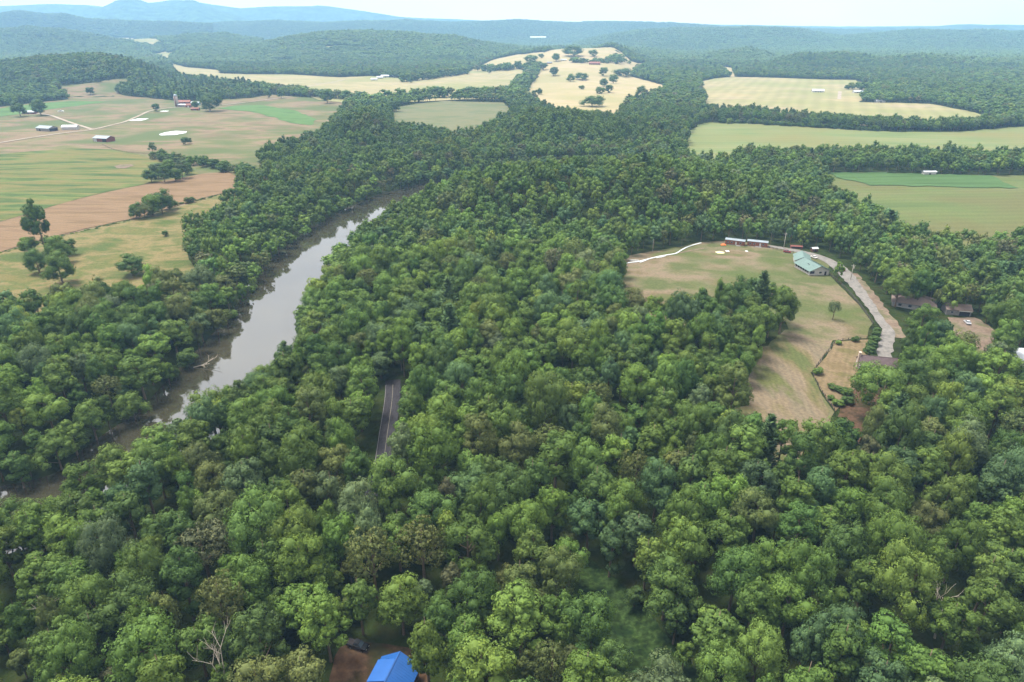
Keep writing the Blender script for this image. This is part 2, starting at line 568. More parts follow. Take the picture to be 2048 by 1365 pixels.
tag(link(bpy.data.objects.new('river', me)), 'brown calm river mirroring the white sky', None, kind='structure')

# ------------------------------------------------------------------ fields, lanes and yards draped over the land
CLEAR = []          # polygons where no wood grows
def refine(poly, step):
    out = []
    n = len(poly)
    for i in range(n):
        a, c = poly[i], poly[(i + 1) % n]
        k = max(1, int(np.hypot(*(c - a)) / step))
        for j in range(k): out.append(a + (c - a) * j / k)
    return np.array(out)
def wiggle(poly, amp):
    rg = np.random.default_rng(int(abs(poly[0, 0]) * 10) + 1)
    return poly + rg.normal(0, amp, poly.shape)
def sheet(name, label, poly, mat, off, step, rough_edge=0.0, kind='structure', cat=None):
    """a sheet laid over the land inside a ground polygon"""
    poly = np.asarray(poly, float)
    ring = refine(poly, step)
    if rough_edge: ring = wiggle(ring, rough_edge)
    lo, hi = ring.min(0), ring.max(0)
    gx, gy = np.meshgrid(np.arange(lo[0], hi[0], step), np.arange(lo[1], hi[1], step))
    gx, gy = gx.ravel(), gy.ravel()
    ins = in_poly(gx, gy, ring) & (dist_line(gx, gy, ring, True) > step * 0.35)
    pts = np.vstack([ring, np.stack([gx[ins], gy[ins]], -1)])
    res = delaunay_2d_cdt([Vector(p) for p in pts.tolist()], [], [list(range(len(ring)))], 1, 1e-3)
    P = np.array([(p[0], p[1]) for p in res[0]])
    Z = height(P[:, 0], P[:, 1]) + off
    me = bpy.data.meshes.new(name)
    me.from_pydata(np.column_stack([P, Z]).tolist(), [], [tuple(f) for f in res[2]])
    me.materials.append(mat)
    me.update()
    nrm = np.zeros(len(me.polygons) * 3, np.float32); me.polygons.foreach_get('normal', nrm)
    if nrm.reshape(-1, 3)[:, 2].mean() < 0: me.flip_normals()
    me.polygons.foreach_set('use_smooth', [True] * len(me.polygons))
    o = link(bpy.data.objects.new(name, me))
    tag(o, label, cat, kind=kind)
    return o
def ribbon(pts, w):
    """polygon of a strip of width w (number or list) along a ground polyline"""
    pts = np.asarray(pts, float)
    t = np.gradient(pts, axis=0)
    t /= np.maximum(1e-6, np.hypot(t[:, 0], t[:, 1]))[:, None]
    n = np.stack([-t[:, 1], t[:, 0]], -1)
    w = np.broadcast_to(np.asarray(w, float), (len(pts),))[:, None] / 2
    return np.vstack([pts + n * w, (pts - n * w)[::-1]])
def resample(pts, step):
    pts = np.asarray(pts, float)
    seg = np.hypot(*np.diff(pts, axis=0).T)
    s = np.concatenate([[0], np.cumsum(seg)])
    k = max(2, int(s[-1] / step) + 1)
    q = np.linspace(0, s[-1], k)
    # smooth the corners a little
    out = np.stack([np.interp(q, s, pts[:, 0]), np.interp(q, s, pts[:, 1])], -1)
    for _ in range(3):
        out[1:-1] = 0.25 * out[:-2] + 0.5 * out[1:-1] + 0.25 * out[2:]
    return out

M_MEADOW = field_mat('meadow_grass', ['#8a8f58', '#a0976a', '#b49c7c', '#a08a6c', '#858c55'], 0.011, 0.35, (1, 2.4, 1), 0.22, patches=('#7a8850', 0.009))
M_GREEN = field_mat('green_pasture', ['#5f7c3e', '#7f8c48', '#a3975c', '#8a9a50', '#65803f'], 0.014, 0.25, (0.6, 3.0, 1), 0.2, mow=(0.035, 1.72, 0.10))
M_BROWN = field_mat('stubble_earth', ['#a58766', '#b59672', '#9c805c'], 0.03, 0.45, (0.5, 3.0, 1), 0.18, mow=(0.08, 1.95, 0.08))
M_LUSH = field_mat('lush_grass', ['#5f8446', '#6b8c4c', '#58793f'], 0.02, 0.2, (1, 2, 1), 0.15, k=0.5)
M_LOW = field_mat('low_meadow', ['#6f8040', '#908c54', '#ae9c6a', '#7c8748', '#9a9058'], 0.022, 0.5, (1, 1.6, 1), 0.25)
M_HAY = field_mat('pale_hay', ['#c2b280', '#cbbc90', '#b0aa78', '#c8b692'], 0.008, 0.2, (1, 3.0, 1), 0.15, mow=(0.012, 0.4, 0.10), patches=('#a9a970', 0.004), k=0.47)
M_HAY2 = field_mat('pale_dry_pasture', ['#c4b088', '#cdb992', '#bdb07e', '#c7b48e'], 0.007, 0.4, (1, 1.8, 1), 0.15, patches=('#b3aa78', 0.004), k=0.50)
M_PALEGREEN = field_mat('pale_green_field', ['#82945c', '#8f9c63', '#9a9f6a'], 0.009, 0.1, (0.6, 3, 1), 0.15, mow=(0.02, 1.5, 0.08), patches=('#97955e', 0.006), k=0.47)
M_FLAT = field_mat('flat_green_field', ['#7c9052', '#8a9a58', '#949a60'], 0.012, 0.1, (0.5, 3, 1), 0.2, mow=(0.03, 1.5, 0.10), patches=('#8f8f58', 0.01), k=0.36)
M_ROUGH = field_mat('rough_pasture', ['#8b9466', '#9c9a70', '#848f60'], 0.012, 0.0, (1, 2, 1), 0.2)  # dull green grass tones of the sloping pasture
M_CORN = field_mat('corn_rows', ['#4c6a38', '#587644', '#486434'], 0.02, 0.0, (0.3, 4, 1), 0.2, mow=(0.25, 1.57, 0.15), k=0.65)
M_MOWN = field_mat('mown_field', ['#7a8250', '#98906a', '#ae9a80', '#9a8a68', '#828652'], 0.028, 0.5, (1, 1.4, 1), 0.22, patches=('#76834a', 0.02))
M_ROWS = field_mat('raked_field', ['#848852', '#a3957a', '#b09c80', '#9a8f64', '#7d8650'], 0.03, 0.2, (1.8, 0.5, 1), 0.25, mow=(0.13, 0.18, 0.09))
M_YARD = field_mat('yard_grass', ['#a08c66', '#b29a78', '#93885a'], 0.09, 0.4, (1, 1.6, 1), 0.22, mow=(0.14, 0.5, 0.10))
M_DIRT = field_mat('bare_earth', ['#7d5f45', '#94745a', '#6c5a3c', '#5d5a34'], 0.12, 0, (1, 1, 1), 0.35, k=0.3)
M_CLAY = field_mat('clay_verge', ['#9c8672', '#b09a86', '#8a8662'], 0.09, 0.3, (1, 1, 1), 0.25, k=0.38)
M_GRAVEL = field_mat('gravel', ['#aea79e', '#bdb7b0', '#a19c94'], 0.15, 0.3, (1, 1, 1), 0.25, k=0.36)
M_LANE = field_mat('farm_lane', ['#c0b09c', '#cdbfae', '#b4a48c'], 0.05, 0.3, (1, 1, 1), 0.15, k=0.48)
M_GULLY = field_mat('draw_grass', ['#2a401a', '#384f22', '#4a6230', '#33481c'], 0.2, 0.6, (1, 1.5, 1), 0.65, k=0.42)
M_ASPHALT = field_mat('asphalt', ['#5a565a', '#666266', '#524e52'], 0.3, 0, (3, 0.5, 1), 0.2, k=0.28)
M_PAINTY = plain('road_paint_yellow', '#6f6a5c', 0.7, vary=0.2)
M_PAINTW = plain('road_paint_white', '#6c6a68', 0.7, vary=0.2)
M_WHITE = plain('white_sheeting_and_pond_reflection', '#c3c8ca', 0.5, vary=0.06)

OPEN_LEFT = SP_([(-90, 226), (0, 214), (73, 206), (139, 199), (118, 172), (195, 165), (276, 158), (262, 170), (235, 183), (244, 190), (293, 196), (349, 202),
                 (403, 202), (498, 197), (540, 190), (590, 194), (640, 197), (690, 200), (690, 208, 8), (655, 240, 12), (600, 264, 14), (545, 274, 14), (508, 300, 10), (516, 325), (530, 345),
                 (515, 362, 10), (482, 372), (480, 388, 5), (440, 412, 8), (388, 432, 8), (366, 472, 10), (398, 500, 16), (372, 528, 13), (330, 545, 13), (250, 546, 13), (190, 556, 13), (0, 578, 13), (-120, 585, 13)])
sheet('meadow', 'tan and green pasture around the left farm', OPEN_LEFT, M_MEADOW, 0.18, 14, 1.0)
CLEAR.append(OPEN_LEFT)
GREEN_L = SP_([(-100, 318), (0, 309), (150, 297), (230, 300), (310, 318), (350, 332), (400, 348), (330, 362), (235, 380), (130, 406), (0, 446), (-100, 472)])
sheet('green_field', 'light green hay field left of the river', GREEN_L, M_GREEN, 0.40, 12, 1.2)
sheet('ploughed_field', 'long brown stubble field curving across the left meadow',
      SP_([(-100, 474), (0, 447), (130, 407), (235, 381), (330, 363), (405, 349), (455, 344), (478, 356), (479, 376), (440, 388), (385, 404), (268, 438), (110, 474), (0, 506), (-100, 530)]), M_BROWN, 0.52, 10, 0.8)
sheet('low_meadow', 'grassy low meadow between brown field and riverside trees',
      SP_([(-100, 534), (0, 509), (110, 477), (268, 441), (385, 407), (440, 391), (478, 379), (480, 388, 5), (440, 412, 8), (388, 432, 8), (366, 472, 10), (398, 500, 16), (372, 528, 13), (330, 545, 13), (250, 546, 13), (190, 556, 13), (0, 578, 13), (-100, 585, 13)]), M_LOW, 0.46, 8, 0.5)
sheet('green_strip', 'bright green crop strip below the dark hill wood',
      SP_([(-60, 228), (5, 217), (73, 208), (140, 203), (215, 204.5), (150, 213), (90, 221), (45, 229), (0, 234), (-60, 240)]), M_LUSH, 0.5, 16, 1.5)
sheet('crop_strip', 'deep green crop strip beside the silo farm',
      SP_([(436, 218), (470, 212), (520, 211), (590, 222), (632, 240), (625, 252), (585, 248), (548, 236), (500, 224)]), M_LUSH, 0.5, 16, 1.5)

FIELD_F = SP_([(304, 109), (330, 104), (362, 102), (342, 119), (345, 127), (376, 136), (437, 141), (441, 148), (499, 150), (581, 150), (680, 156), (740, 153), (830, 160), (933, 147), (943, 141), (987, 137), (1042, 140), (1062, 145),
                (1046, 170), (1034, 190), (1000, 190, 6), (919, 192, 6), (817, 197, 6), (690, 199, 6), (640, 194, 5), (590, 180, 6), (513, 166, 8), (440, 156, 10), (359, 148, 10), (349, 141, 6), (325, 118, 4)])
sheet('hay_field', 'wide pale yellow hay field beyond the silo farm', FIELD_F, M_HAY, 1.0, 30, 2.5)
FIELD_C = SP_([(783, 223), (790, 216), (830, 208), (885, 203), (1008, 206), (1024, 214, 6), (1022, 222, 10), (953, 248, 14), (900, 250, 14), (851, 242, 14), (783, 238, 12)])
sheet('pasture', 'dull green sloping pasture above the dark hill wood', FIELD_C, M_ROUGH, 0.6, 18, 1.5)
FIELD_G = SP_([(1046, 191), (1070, 161), (1080, 141), (1010, 139), (960, 141), (943, 141), (981, 123), (988, 120), (1035, 110), (1090, 106), (1131, 98), (1230, 97), (1247, 109), (1261, 123), (1295, 130), (1268, 143),
                (1261, 154), (1300, 165), (1336, 174), (1322, 186), (1290, 190, 5), (1261, 194, 8), (1230, 228, 10), (1176, 224, 10), (1110, 216, 10), (1087, 205, 8)])
sheet('dry_pasture', 'pale tan hillside pasture dotted with dark trees', FIELD_G, M_HAY2, 1.2, 32, 3.0)
FIELD_J = SP_([(1399, 164), (1430, 158), (1468, 155), (1560, 157), (1640, 160), (1710, 161), (1727, 167), (1760, 178), (1730, 190), (1720, 206), (1790, 207), (1861, 209), (1930, 222), (1990, 236), (1985, 243, 5), (1929, 246, 5), (1850, 249, 5), (1724, 243, 5),
                (1655, 244), (1590, 240), (1567, 236), (1560, 226, 8), (1502, 208, 12), (1447, 210, 12), (1416, 204, 10), (1403, 180)])
sheet('valley_field', 'broad pale field around the white farmhouses', FIELD_J, M_HAY, 0.9, 26, 2.0)
FIELD_P = SP_([(1433, 132), (1464, 137), (1471, 154), (1462, 156), (1450, 146)])
sheet('hill_glade', 'small pale glade where a track leaves the hill', FIELD_P, M_HAY2, 1.0, 30, 2.0)
FIELD_N = SP_([(1372, 272), (1394, 251), (1420, 246), (1500, 247), (1561, 251), (1696, 260), (1797, 265), (1914, 265), (2060, 253), (2200, 245), (2200, 290, 14), (2048, 288, 14), (1897, 279, 16), (1696, 277, 16), (1578, 281, 16), (1494, 277, 16), (1450, 296, 16), (1372, 292, 14)])
sheet('bottom_field', 'pale green field behind the dark river trees', FIELD_N, M_PALEGREEN, 0.6, 18, 1.5)
FIELD_S = SP_([(1640, 346), (1720, 346), (1860, 349), (1985, 352), (2060, 351), (2200, 350), (2200, 440, 18), (2048, 434, 18), (2015, 432, 18), (1857, 420, 18), (1797, 397, 18), (1720, 368, 16), (1660, 352, 14)])
sheet('river_field', 'light green field on the right behind the ridge', FIELD_S, M_FLAT, 0.4, 14, 1.0)
sheet('corn_strip', 'dark green corn strip along the river trees',
      SP_([(1645, 347), (1720, 347), (1860, 350), (1980, 353), (2000, 362), (2034, 378), (1900, 376), (1743, 373), (1690, 360)]), M_CORN, 0.9, 8, 1.6)

MOWN = SP_([(1240, 531), (1243, 515), (1270, 510), (1305, 503), (1360, 494), (1400, 485), (1450, 482), (1537, 490), (1600, 500), (1660, 530), (1654, 546), (1719, 612), (1745, 648), (1734, 677), (1665, 682), (1660, 700), (1622, 746), (1643, 790), (1668, 824),
            (1640, 838, 14), (1560, 832, 15), (1500, 822, 15), (1474, 795, 14), (1486, 718, 14), (1510, 676, 13), (1532, 660, 8), (1574, 634, 5), (1586, 618, 8), (1582, 588, 11), (1550, 572, 11), (1500, 564, 11), (1437, 586, 11), (1345, 592, 12), (1279, 598, 12), (1245, 575, 11)])
CLEAR.append(MOWN)
sheet('mown_field', 'mown green and tan field around the metal-roofed pavilion', MOWN, M_MOWN, 0.10, 5, 0.3)
sheet('raked_field', 'striped dry grass in the near end of the mown field',
      SP_([(1516, 674, 6), (1560, 672), (1640, 690), (1658, 700), (1621, 746), (1641, 790), (1664, 822), (1640, 834, 13), (1560, 828, 14), (1505, 818, 14), (1478, 792, 13), (1490, 716, 13)]), M_ROWS, 0.16, 4, 0.6)
YARD = SP_([(1667, 684), (1733, 680), (1745, 690), (1740, 712), (1800, 722), (1800, 760), (1830, 760), (1875, 797), (1850, 806, 6), (1760, 815, 8), (1700, 850, 10), (1672, 824), (1645, 788), (1625, 747), (1663, 700)])
CLEAR.append(YARD)
sheet('yard', 'dry fenced yard beside the brown-roofed cottage', SP_([(1667, 684), (1733, 680), (1745, 690), (1735, 720), (1715, 775), (1690, 800), (1672, 824), (1645, 788), (1625, 747), (1663, 700)]), M_YARD, 0.22, 4, 0.3)
sheet('dirt_yard', 'bare brown dirt behind the brown-roofed cottage', SP_([(1735, 724), (1800, 724), (1835, 758), (1875, 797), (1850, 806, 5), (1760, 815, 8), (1700, 846, 9), (1676, 826), (1692, 802), (1717, 777)]), M_DIRT, 0.24, 4, 0.5)
CLEAR.append(SP_([(1600, 660), (1650, 665), (1745, 655), (1758, 690), (1735, 720), (1712, 770), (1700, 850, 8), (1640, 836, 10), (1600, 830, 10)]))
DRIVE = resample(SP_([(1537, 493), (1590, 502), (1630, 511), (1662, 524), (1692, 549), (1726, 592), (1756, 636), (1779, 665), (1770, 695), (1768, 722)]), 3)
CLEAR.append(SP_([(1535, 492), (1585, 495), (1660, 512), (1708, 545), (1700, 570), (1650, 550), (1590, 525), (1537, 500)]))
CLEAR.append(ribbon(DRIVE + np.array([1.5, 0.5]), 18))
_w = np.interp(np.linspace(0, 1, len(DRIVE)), [0, 0.18, 0.32, 0.5, 0.7, 0.85, 1], [5, 7, 9, 6.5, 4.4, 6, 5.5])
sheet('clay_verge', 'pinkish bare verge between gravel drive and woods', ribbon(DRIVE[int(len(DRIVE) * .35):int(len(DRIVE) * .86)] + np.array([3.4, 1.0]), 8), M_CLAY, 0.20, 3, 0.5)
sheet('gravel_drive', 'pale gravel drive winding past the pavilion', ribbon(DRIVE, _w), M_GRAVEL, 0.30, 2, 0.3)
HOUSE_YARD = SP_([(1790, 612, 4), (1800, 592, 6), (1830, 590, 6), (1890, 606, 4), (1940, 610, 4), (1945, 628), (1960, 640), (1995, 665), (2008, 690, 6), (1980, 690, 11), (1940, 662, 12), (1895, 636, 12), (1840, 620, 12), (1790, 606, 12)])
CLEAR.append(HOUSE_YARD)
sheet('driveway', 'pinkish gravel forecourt beside the large brown-roofed house', SP_([(1895, 636), (1950, 636), (1962, 642), (1998, 668), (2005, 688, 3), (1975, 686, 6), (1935, 664, 7)]), M_CLAY, 0.2, 3, 0.4)
CLEAR.append(SP_([(2006, 702), (2080, 694), (2160, 760, 10), (2050, 738, 14), (2012, 716, 14)]))
ROAD = resample(np.vstack([SP_([(786, 762), (786, 790), (781, 830), (773, 880), (768, 930), (757, 972), (742, 1010), (730, 1050), (722, 1085)])]), 4)
CLEAR.append(ribbon(ROAD, np.interp(np.linspace(0, 1, len(ROAD)), [0, 0.3, 0.68, 0.78, 0.84, 1], [12, 14.5, 14.5, 11, 3, 2])))
sheet('road', 'narrow paved country road between the trees', ribbon(ROAD, 6.0), M_ASPHALT, 0.45, 3)
CLAYBANK = SP_([(638, 668), (645, 650, 0), (652, 652), (650, 668)])
CLEAR.append(grow(CLAYBANK, 1.5))
CLEAR.append(SP_([(632, 690, 8), (640, 655), (655, 648), (660, 680, 8)]))
sheet('clay_bank', 'bare reddish clay bank among trees by the river', grow(CLAYBANK, 1.5), M_CLAY, 0.3, 2, 0.3)
CLEAR.append(SP_([(728, 1030, 6), (735, 1005), (752, 1000), (748, 1032, 6)]))
sheet('sandy_shoulder', 'pale sandy patch beside the paved road', SP_([(731, 1022), (736, 1004), (746, 1002), (744, 1024)]), M_CLAY, 0.26, 2, 0.25)
GULLY = SP_([(1140, 1132), (1176, 1140), (1220, 1172), (1252, 1208), (1280, 1248), (1315, 1294), (1356, 1340), (1390, 1395), (1345, 1425, 8), (1298, 1368, 8), (1253, 1303, 8), (1201, 1237, 8), (1154, 1182, 8)])
CLEAR.append(GULLY)
sheet('grassy_draw', 'bright green grassy draw winding between big trees', grow(GULLY, 3), M_GULLY, 0.18, 2.5, 0.3)
BLUE_YARD = SP_([(664, 1290, 3), (690, 1282), (740, 1286), (800, 1290), (850, 1300), (845, 1330, 9), (815, 1400, 15), (720, 1460, 15), (640, 1440, 12), (655, 1330, 8)])
CLEAR.append(BLUE_YARD)
sheet('dirt_drive', 'brown earth drive beside the blue-roofed house', SP_([(664, 1290, 3), (690, 1282), (740, 1286), (800, 1290), (850, 1310), (860, 1380, 3), (850, 1450), (640, 1450), (650, 1340, 5)]), M_DIRT, 0.15, 2.5, 0.3)
for k_, (nm_, lb_, pp_) in enumerate([('far_glade', 'small pale clearing in the woods above the hay field', [(547, 121), (590, 120), (593, 126), (550, 127)]), ('far_pasture', 'pale pasture showing between blue far hills', [(232, 76), (270, 77), (330, 90), (300, 92), (250, 84)]),
                                     ('hill_pasture', 'tiny pale pasture on the hill above the valley field', [(1405, 119), (1432, 118), (1436, 122), (1408, 123)]), ('far_meadow', 'faint meadow below the far skyline ridge', [(640, 95), (700, 93), (705, 97), (650, 99)]), ('wood_glade', 'pale glade behind the valley farm', [(1835, 184), (1862, 182), (1868, 188), (1840, 190)])]):
    pl_ = SP_(pp_); CLEAR.append(pl_)
    sheet(nm_, lb_, pl_, M_HAY, 1.5, 60, 4.0)
CLEAR += [FIELD_F, FIELD_C, FIELD_G, FIELD_J, FIELD_P, FIELD_N, FIELD_S]

def lane(name, label, pts, w, mat, off, clear=0.0, step=6):
    line = resample(SP_(pts), step)
    if clear: CLEAR.append(ribbon(line, clear))
    sheet(name, label, ribbon(line, w), mat, off, step)
    return line
lane('farm_lane', 'pale lane crossing the left pasture to the silo farm', [(-60, 294), (0, 287), (40, 280), (120, 268), (185, 261), (250, 245), (300, 222), (345, 216), (420, 213), (500, 205), (560, 197), (585, 193)], 5.0, M_LANE, 0.75, step=10)
lane('farm_track', 'pale branch lane to the low farmhouse between two trees', [(186, 261), (140, 246), (100, 231), (72, 228)], 5.0, M_LANE, 0.85, step=10)
lane('field_track', 'thin pale track across the far hay field', [(600, 178), (640, 170), (690, 160)], 6.0, M_LANE, 1.3, step=20)
lane('dirt_track', 'faint bare track along the top of the mown field', [(1358, 507), (1380, 502), (1409, 497)], 1.6, M_CLAY, 0.2, step=3)
lane('valley_track', 'thin pale track between the white farmhouses', [(1680, 184), (1678, 200)], 7.0, M_LANE, 1.2, step=16)
sheet('sand_trap', 'oval bare patch worn in the green field', SP_([(228, 334), (240, 331), (262, 330), (268, 333), (252, 338), (234, 338)]), M_CLAY, 0.66, 5, 0.5)
sheet('farm_pond', 'narrow pale pond in the left pasture', SP_([(318, 270), (330, 266), (352, 263), (374, 264), (372, 267), (350, 271), (322, 272)]), M_WHITE, 0.55, 8)  # white surface colour stands in for the sky reflected in the water
# road paint
_rl = resample(ROAD[1:-1], 3)
for k, (off, m, nm, lb) in enumerate([(0.0, M_PAINTY, 'centre_line', 'yellow'), (-2.75, M_PAINTW, 'edge_line', 'white')]):
    t = np.gradient(_rl, axis=0); t /= np.hypot(t[:, 0], t[:, 1])[:, None]
    n_ = np.stack([-t[:, 1], t[:, 0]], -1)
    o = sheet(nm, None, ribbon(_rl + n_ * off, 0.14), m, 0.50, 3)
    o.parent = bpy.data.objects['road']

# ------------------------------------------------------------------ trees: crowns of leaf clumps on lobes, tapered trunks with limbs
def fib_dirs(n, rg, zmin=-1.0):
    i = np.arange(n) + rg.random()
    z = 1 - (1 - zmin) * (i + 0.5) / n
    z = np.clip(z, -1, 1)
    a = i * 2.399963 + rg.random() * 6.28
    r = np.sqrt(np.maximum(0, 1 - z * z))
    d = np.stack([r * np.cos(a), r * np.sin(a), z], -1)
    d += rg.normal(0, 0.13, d.shape)
    return d / np.linalg.norm(d, axis=1)[:, None]
_ico = bmesh.new(); bmesh.ops.create_icosphere(_ico, subdivisions=2, radius=1.0)
ICO2V = np.array([v.co[:] for v in _ico.verts]); ICO2F = np.array([[v.index for v in f.verts] for f in _ico.faces]); _ico.free()
_ico = bmesh.new(); bmesh.ops.create_icosphere(_ico, subdivisions=1, radius=1.0)
ICO1V = np.array([v.co[:] for v in _ico.verts]); ICO1F = np.array([[v.index for v in f.verts] for f in _ico.faces]); _ico.free()

def leaf_quads(pos, nrm, size, rg, bend=0.6, long=1.25):
    n = len(pos)
    g = nrm + rg.normal(0, bend, nrm.shape)
    g /= np.linalg.norm(g, axis=1)[:, None]
    a = np.cross(g, rg.normal(0, 1, g.shape)); a /= np.maximum(1e-6, np.linalg.norm(a, axis=1))[:, None]
    b_ = np.cross(g, a)
    s = (size * rg.uniform(0.65, 1.35, n))[:, None] * 0.5
    v = np.stack([pos - a * s * long, pos - b_ * s * 0.8 + g * s * 0.25, pos + a * s * long, pos + b_ * s * 0.8 + g * s * 0.25], 1)
    return v.reshape(-1, 3), np.arange(4 * n).reshape(n, 4)

def make_crown(seed, Rr, zb, zt, nl, nt_, nleaf, leaf, core=0.8, lobe=(0.26, 0.50), taper=0.0, spread=0.66, zmin=-0.45, bend=0.55):
    rg = np.random.default_rng(seed)
    hh = (zt - zb) / 2
    cen = np.array([0, 0, zb + hh])
    d = fib_dirs(nl, rg, zmin)
    d += rg.normal(0, 0.22, d.shape); d /= np.linalg.norm(d, axis=1)[:, None]
    ph = rg.uniform(0, 6.28, 3)
    bulge = 1 + 0.16 * np.sin(2 * np.arctan2(d[:, 1], d[:, 0]) + ph[0]) + 0.12 * np.sin(3 * np.arctan2(d[:, 1], d[:, 0]) + ph[1]) + 0.10 * np.sin(5 * d[:, 2] + ph[2])
    k = 1.0 - taper * np.clip(d[:, 2:3], -0.2, 1)
    lp = cen + d * np.array([Rr, Rr, hh]) * (spread * bulge[:, None] + rg.uniform(-0.14, 0.14, (nl, 1))) * np.concatenate([k, k, np.ones_like(k)], 1)
    lr = Rr * rg.uniform(lobe[0], lobe[1], nl)
    lean = rg.normal(0, 0.10, 2)
    lp[:, :2] += lean * (lp[:, 2:3] - zb) * 0.5
    tn, tp, tr, tl = [], [], [], []
    for i in range(nl):
        dd = fib_dirs(nt_, rg)
        keep = (dd @ d[i]) > -0.35
        dd = dd[keep]
        tp.append(lp[i] + dd * lr[i] * np.array([1.0, 1.0, 0.8]) * rg.uniform(0.55, 1.08, (len(dd), 1)))
        tr.append(np.minimum(1.25, lr[i] * rg.uniform(0.20, 0.36, len(dd))))
        tn.append(dd); tl.append(np.full(len(dd), i))
    tp, tr, tn, tl = np.vstack(tp), np.concatenate(tr), np.vstack(tn), np.concatenate(tl)
    lobe_var = rg.normal(0, 0.10, nl)
    tuft_var = np.clip(0.45 + lobe_var[tl] + rg.normal(0, 0.16, len(tp)), 0, 1)
    m = len(tp)
    ld = rg.normal(0, 1, (m, nleaf, 3)); ld /= np.linalg.norm(ld, axis=2)[..., None]
    flip = np.einsum('mlk,mk->ml', ld, tn) < -0.15
    ld[flip] *= -1
    pos = tp[:, None] + ld * (tr * 1.0)[:, None, None] * rg.uniform(0.75, 1.1, (m, nleaf, 1))
    nrm = ld * 0.65 + tn[:, None] * 0.5
    pos, nrm = pos.reshape(-1, 3), nrm.reshape(-1, 3)
    nrm /= np.linalg.norm(nrm, axis=1)[:, None]
    lvar = np.clip(np.repeat(tuft_var, nleaf) + rg.normal(0, 0.1, m * nleaf), 0, 1)
    keep = np.ones(len(pos), bool)
    for i in range(nl):
        keep &= np.linalg.norm(pos - lp[i], axis=1) > lr[i] * 0.6
    pos, nrm, lvar = pos[keep], nrm[keep], lvar[keep]
    V, F = leaf_quads(pos, nrm, leaf, rg, bend)
    N = np.repeat(nrm, 4, 0)
    va = np.repeat(lvar, 4)
    verts, norms, var, quads, tris = [V], [N], [va], [F], []
    if core:
        off = len(V)
        for i in range(nl):
            cv = ICO1V * lr[i] * core * (1 + rg.normal(0, 0.08, (len(ICO1V), 1))) + lp[i]
            verts.append(cv); norms.append(ICO1V.copy()); var.append(np.full(len(cv), 0.3)); tris.append(ICO1F + off); off += len(cv)
    return dict(v=np.vstack(verts), n=np.vstack(norms), var=np.concatenate(var), q=np.vstack(quads), t=np.vstack(tris) if tris else np.zeros((0, 3), int), lp=lp, lr=lr)

def make_pine(seed, Rr, zb, zt, whorls, per, seg, leaf):
    rg = np.random.default_rng(seed)
    pos, nrm, var, dirs = [], [], [], []
    for w in range(whorls):
        t = w / (whorls - 1)
        z = zb + (zt - zb) * t
        L0 = Rr * (1 - t) ** 0.75 + 0.5
        for k in range(per):
            a = k * 6.283 / per + w * 1.1 + rg.normal(0, 0.2)
            L = L0 * rg.uniform(0.75, 1.15)
            for s in range(seg):
                f = (s + 0.6) / seg
                c = np.array([math.cos(a) * L * f, math.sin(a) * L * f, z + L * (0.18 * f + 0.22 * f * f)])
                for j in range(4):
                    pos.append(c + rg.normal(0, 0.28, 3))
                    dirs.append(np.array([math.cos(a), math.sin(a), 0.55]) + rg.normal(0, 0.35, 3))
                    nrm.append(np.array([math.cos(a) * 0.5, math.sin(a) * 0.5, 0.8]))
                    var.append(0.45 + rg.normal(0, 0.15))
    pos, nrm, dirs, var = map(np.array, (pos, nrm, dirs, var))
    nrm /= np.linalg.norm(nrm, axis=1)[:, None]; dirs /= np.linalg.norm(dirs, axis=1)[:, None]
    g = np.cross(dirs, rg.normal(0, 1, dirs.shape)); g /= np.linalg.norm(g, axis=1)[:, None]
    s = leaf * rg.uniform(0.7, 1.3, (len(pos), 1))
    V = np.stack([pos - dirs * s, pos - g * s * 0.33, pos + dirs * s, pos + g * s * 0.33], 1).reshape(-1, 3)
    return dict(v=V, n=np.repeat(nrm, 4, 0), var=np.clip(np.repeat(var, 4), 0, 1), q=np.arange(len(V)).reshape(-1, 4), t=np.zeros((0, 3), int), lp=None, lr=None)

def make_trunk(seed, zt, r0, crown, limbs=7, n=7, r1=0.05):
    rg = random.Random(seed)
    mb = MB()
    b1, b2 = rg.uniform(-.3, .3), rg.uniform(-.3, .3)
    ax = lambda z: Vector((b1 * math.sin(z / zt * 3), b2 * math.sin(z / zt * 2.4), z))
    zs = [-0.8, 0.4, zt * 0.25, zt * 0.5, zt * 0.75, zt * 0.92]
    rs = [r0 * 1.5, r0 * 1.1, r0 * 0.85, r0 * 0.6, r0 * 0.32, r1]
    mb.tube([ax(z) for z in zs], rs, n)
    if crown is not None and crown['lp'] is not None:
        order = list(range(len(crown['lp']))); rg.shuffle(order)
        for i in order[:limbs]:
            e = Vector(crown['lp'][i]); z0 = max(zt * 0.22, e.z - 0.75 * math.hypot(e.x, e.y) - 1.0)
            s = ax(z0); mid = s.lerp(e, 0.5) + Vector((0, 0, -0.3))
            mb.tube([s, mid, e], [r0 * 0.42, r0 * 0.28, r0 * 0.1], 5, False)
    return mb

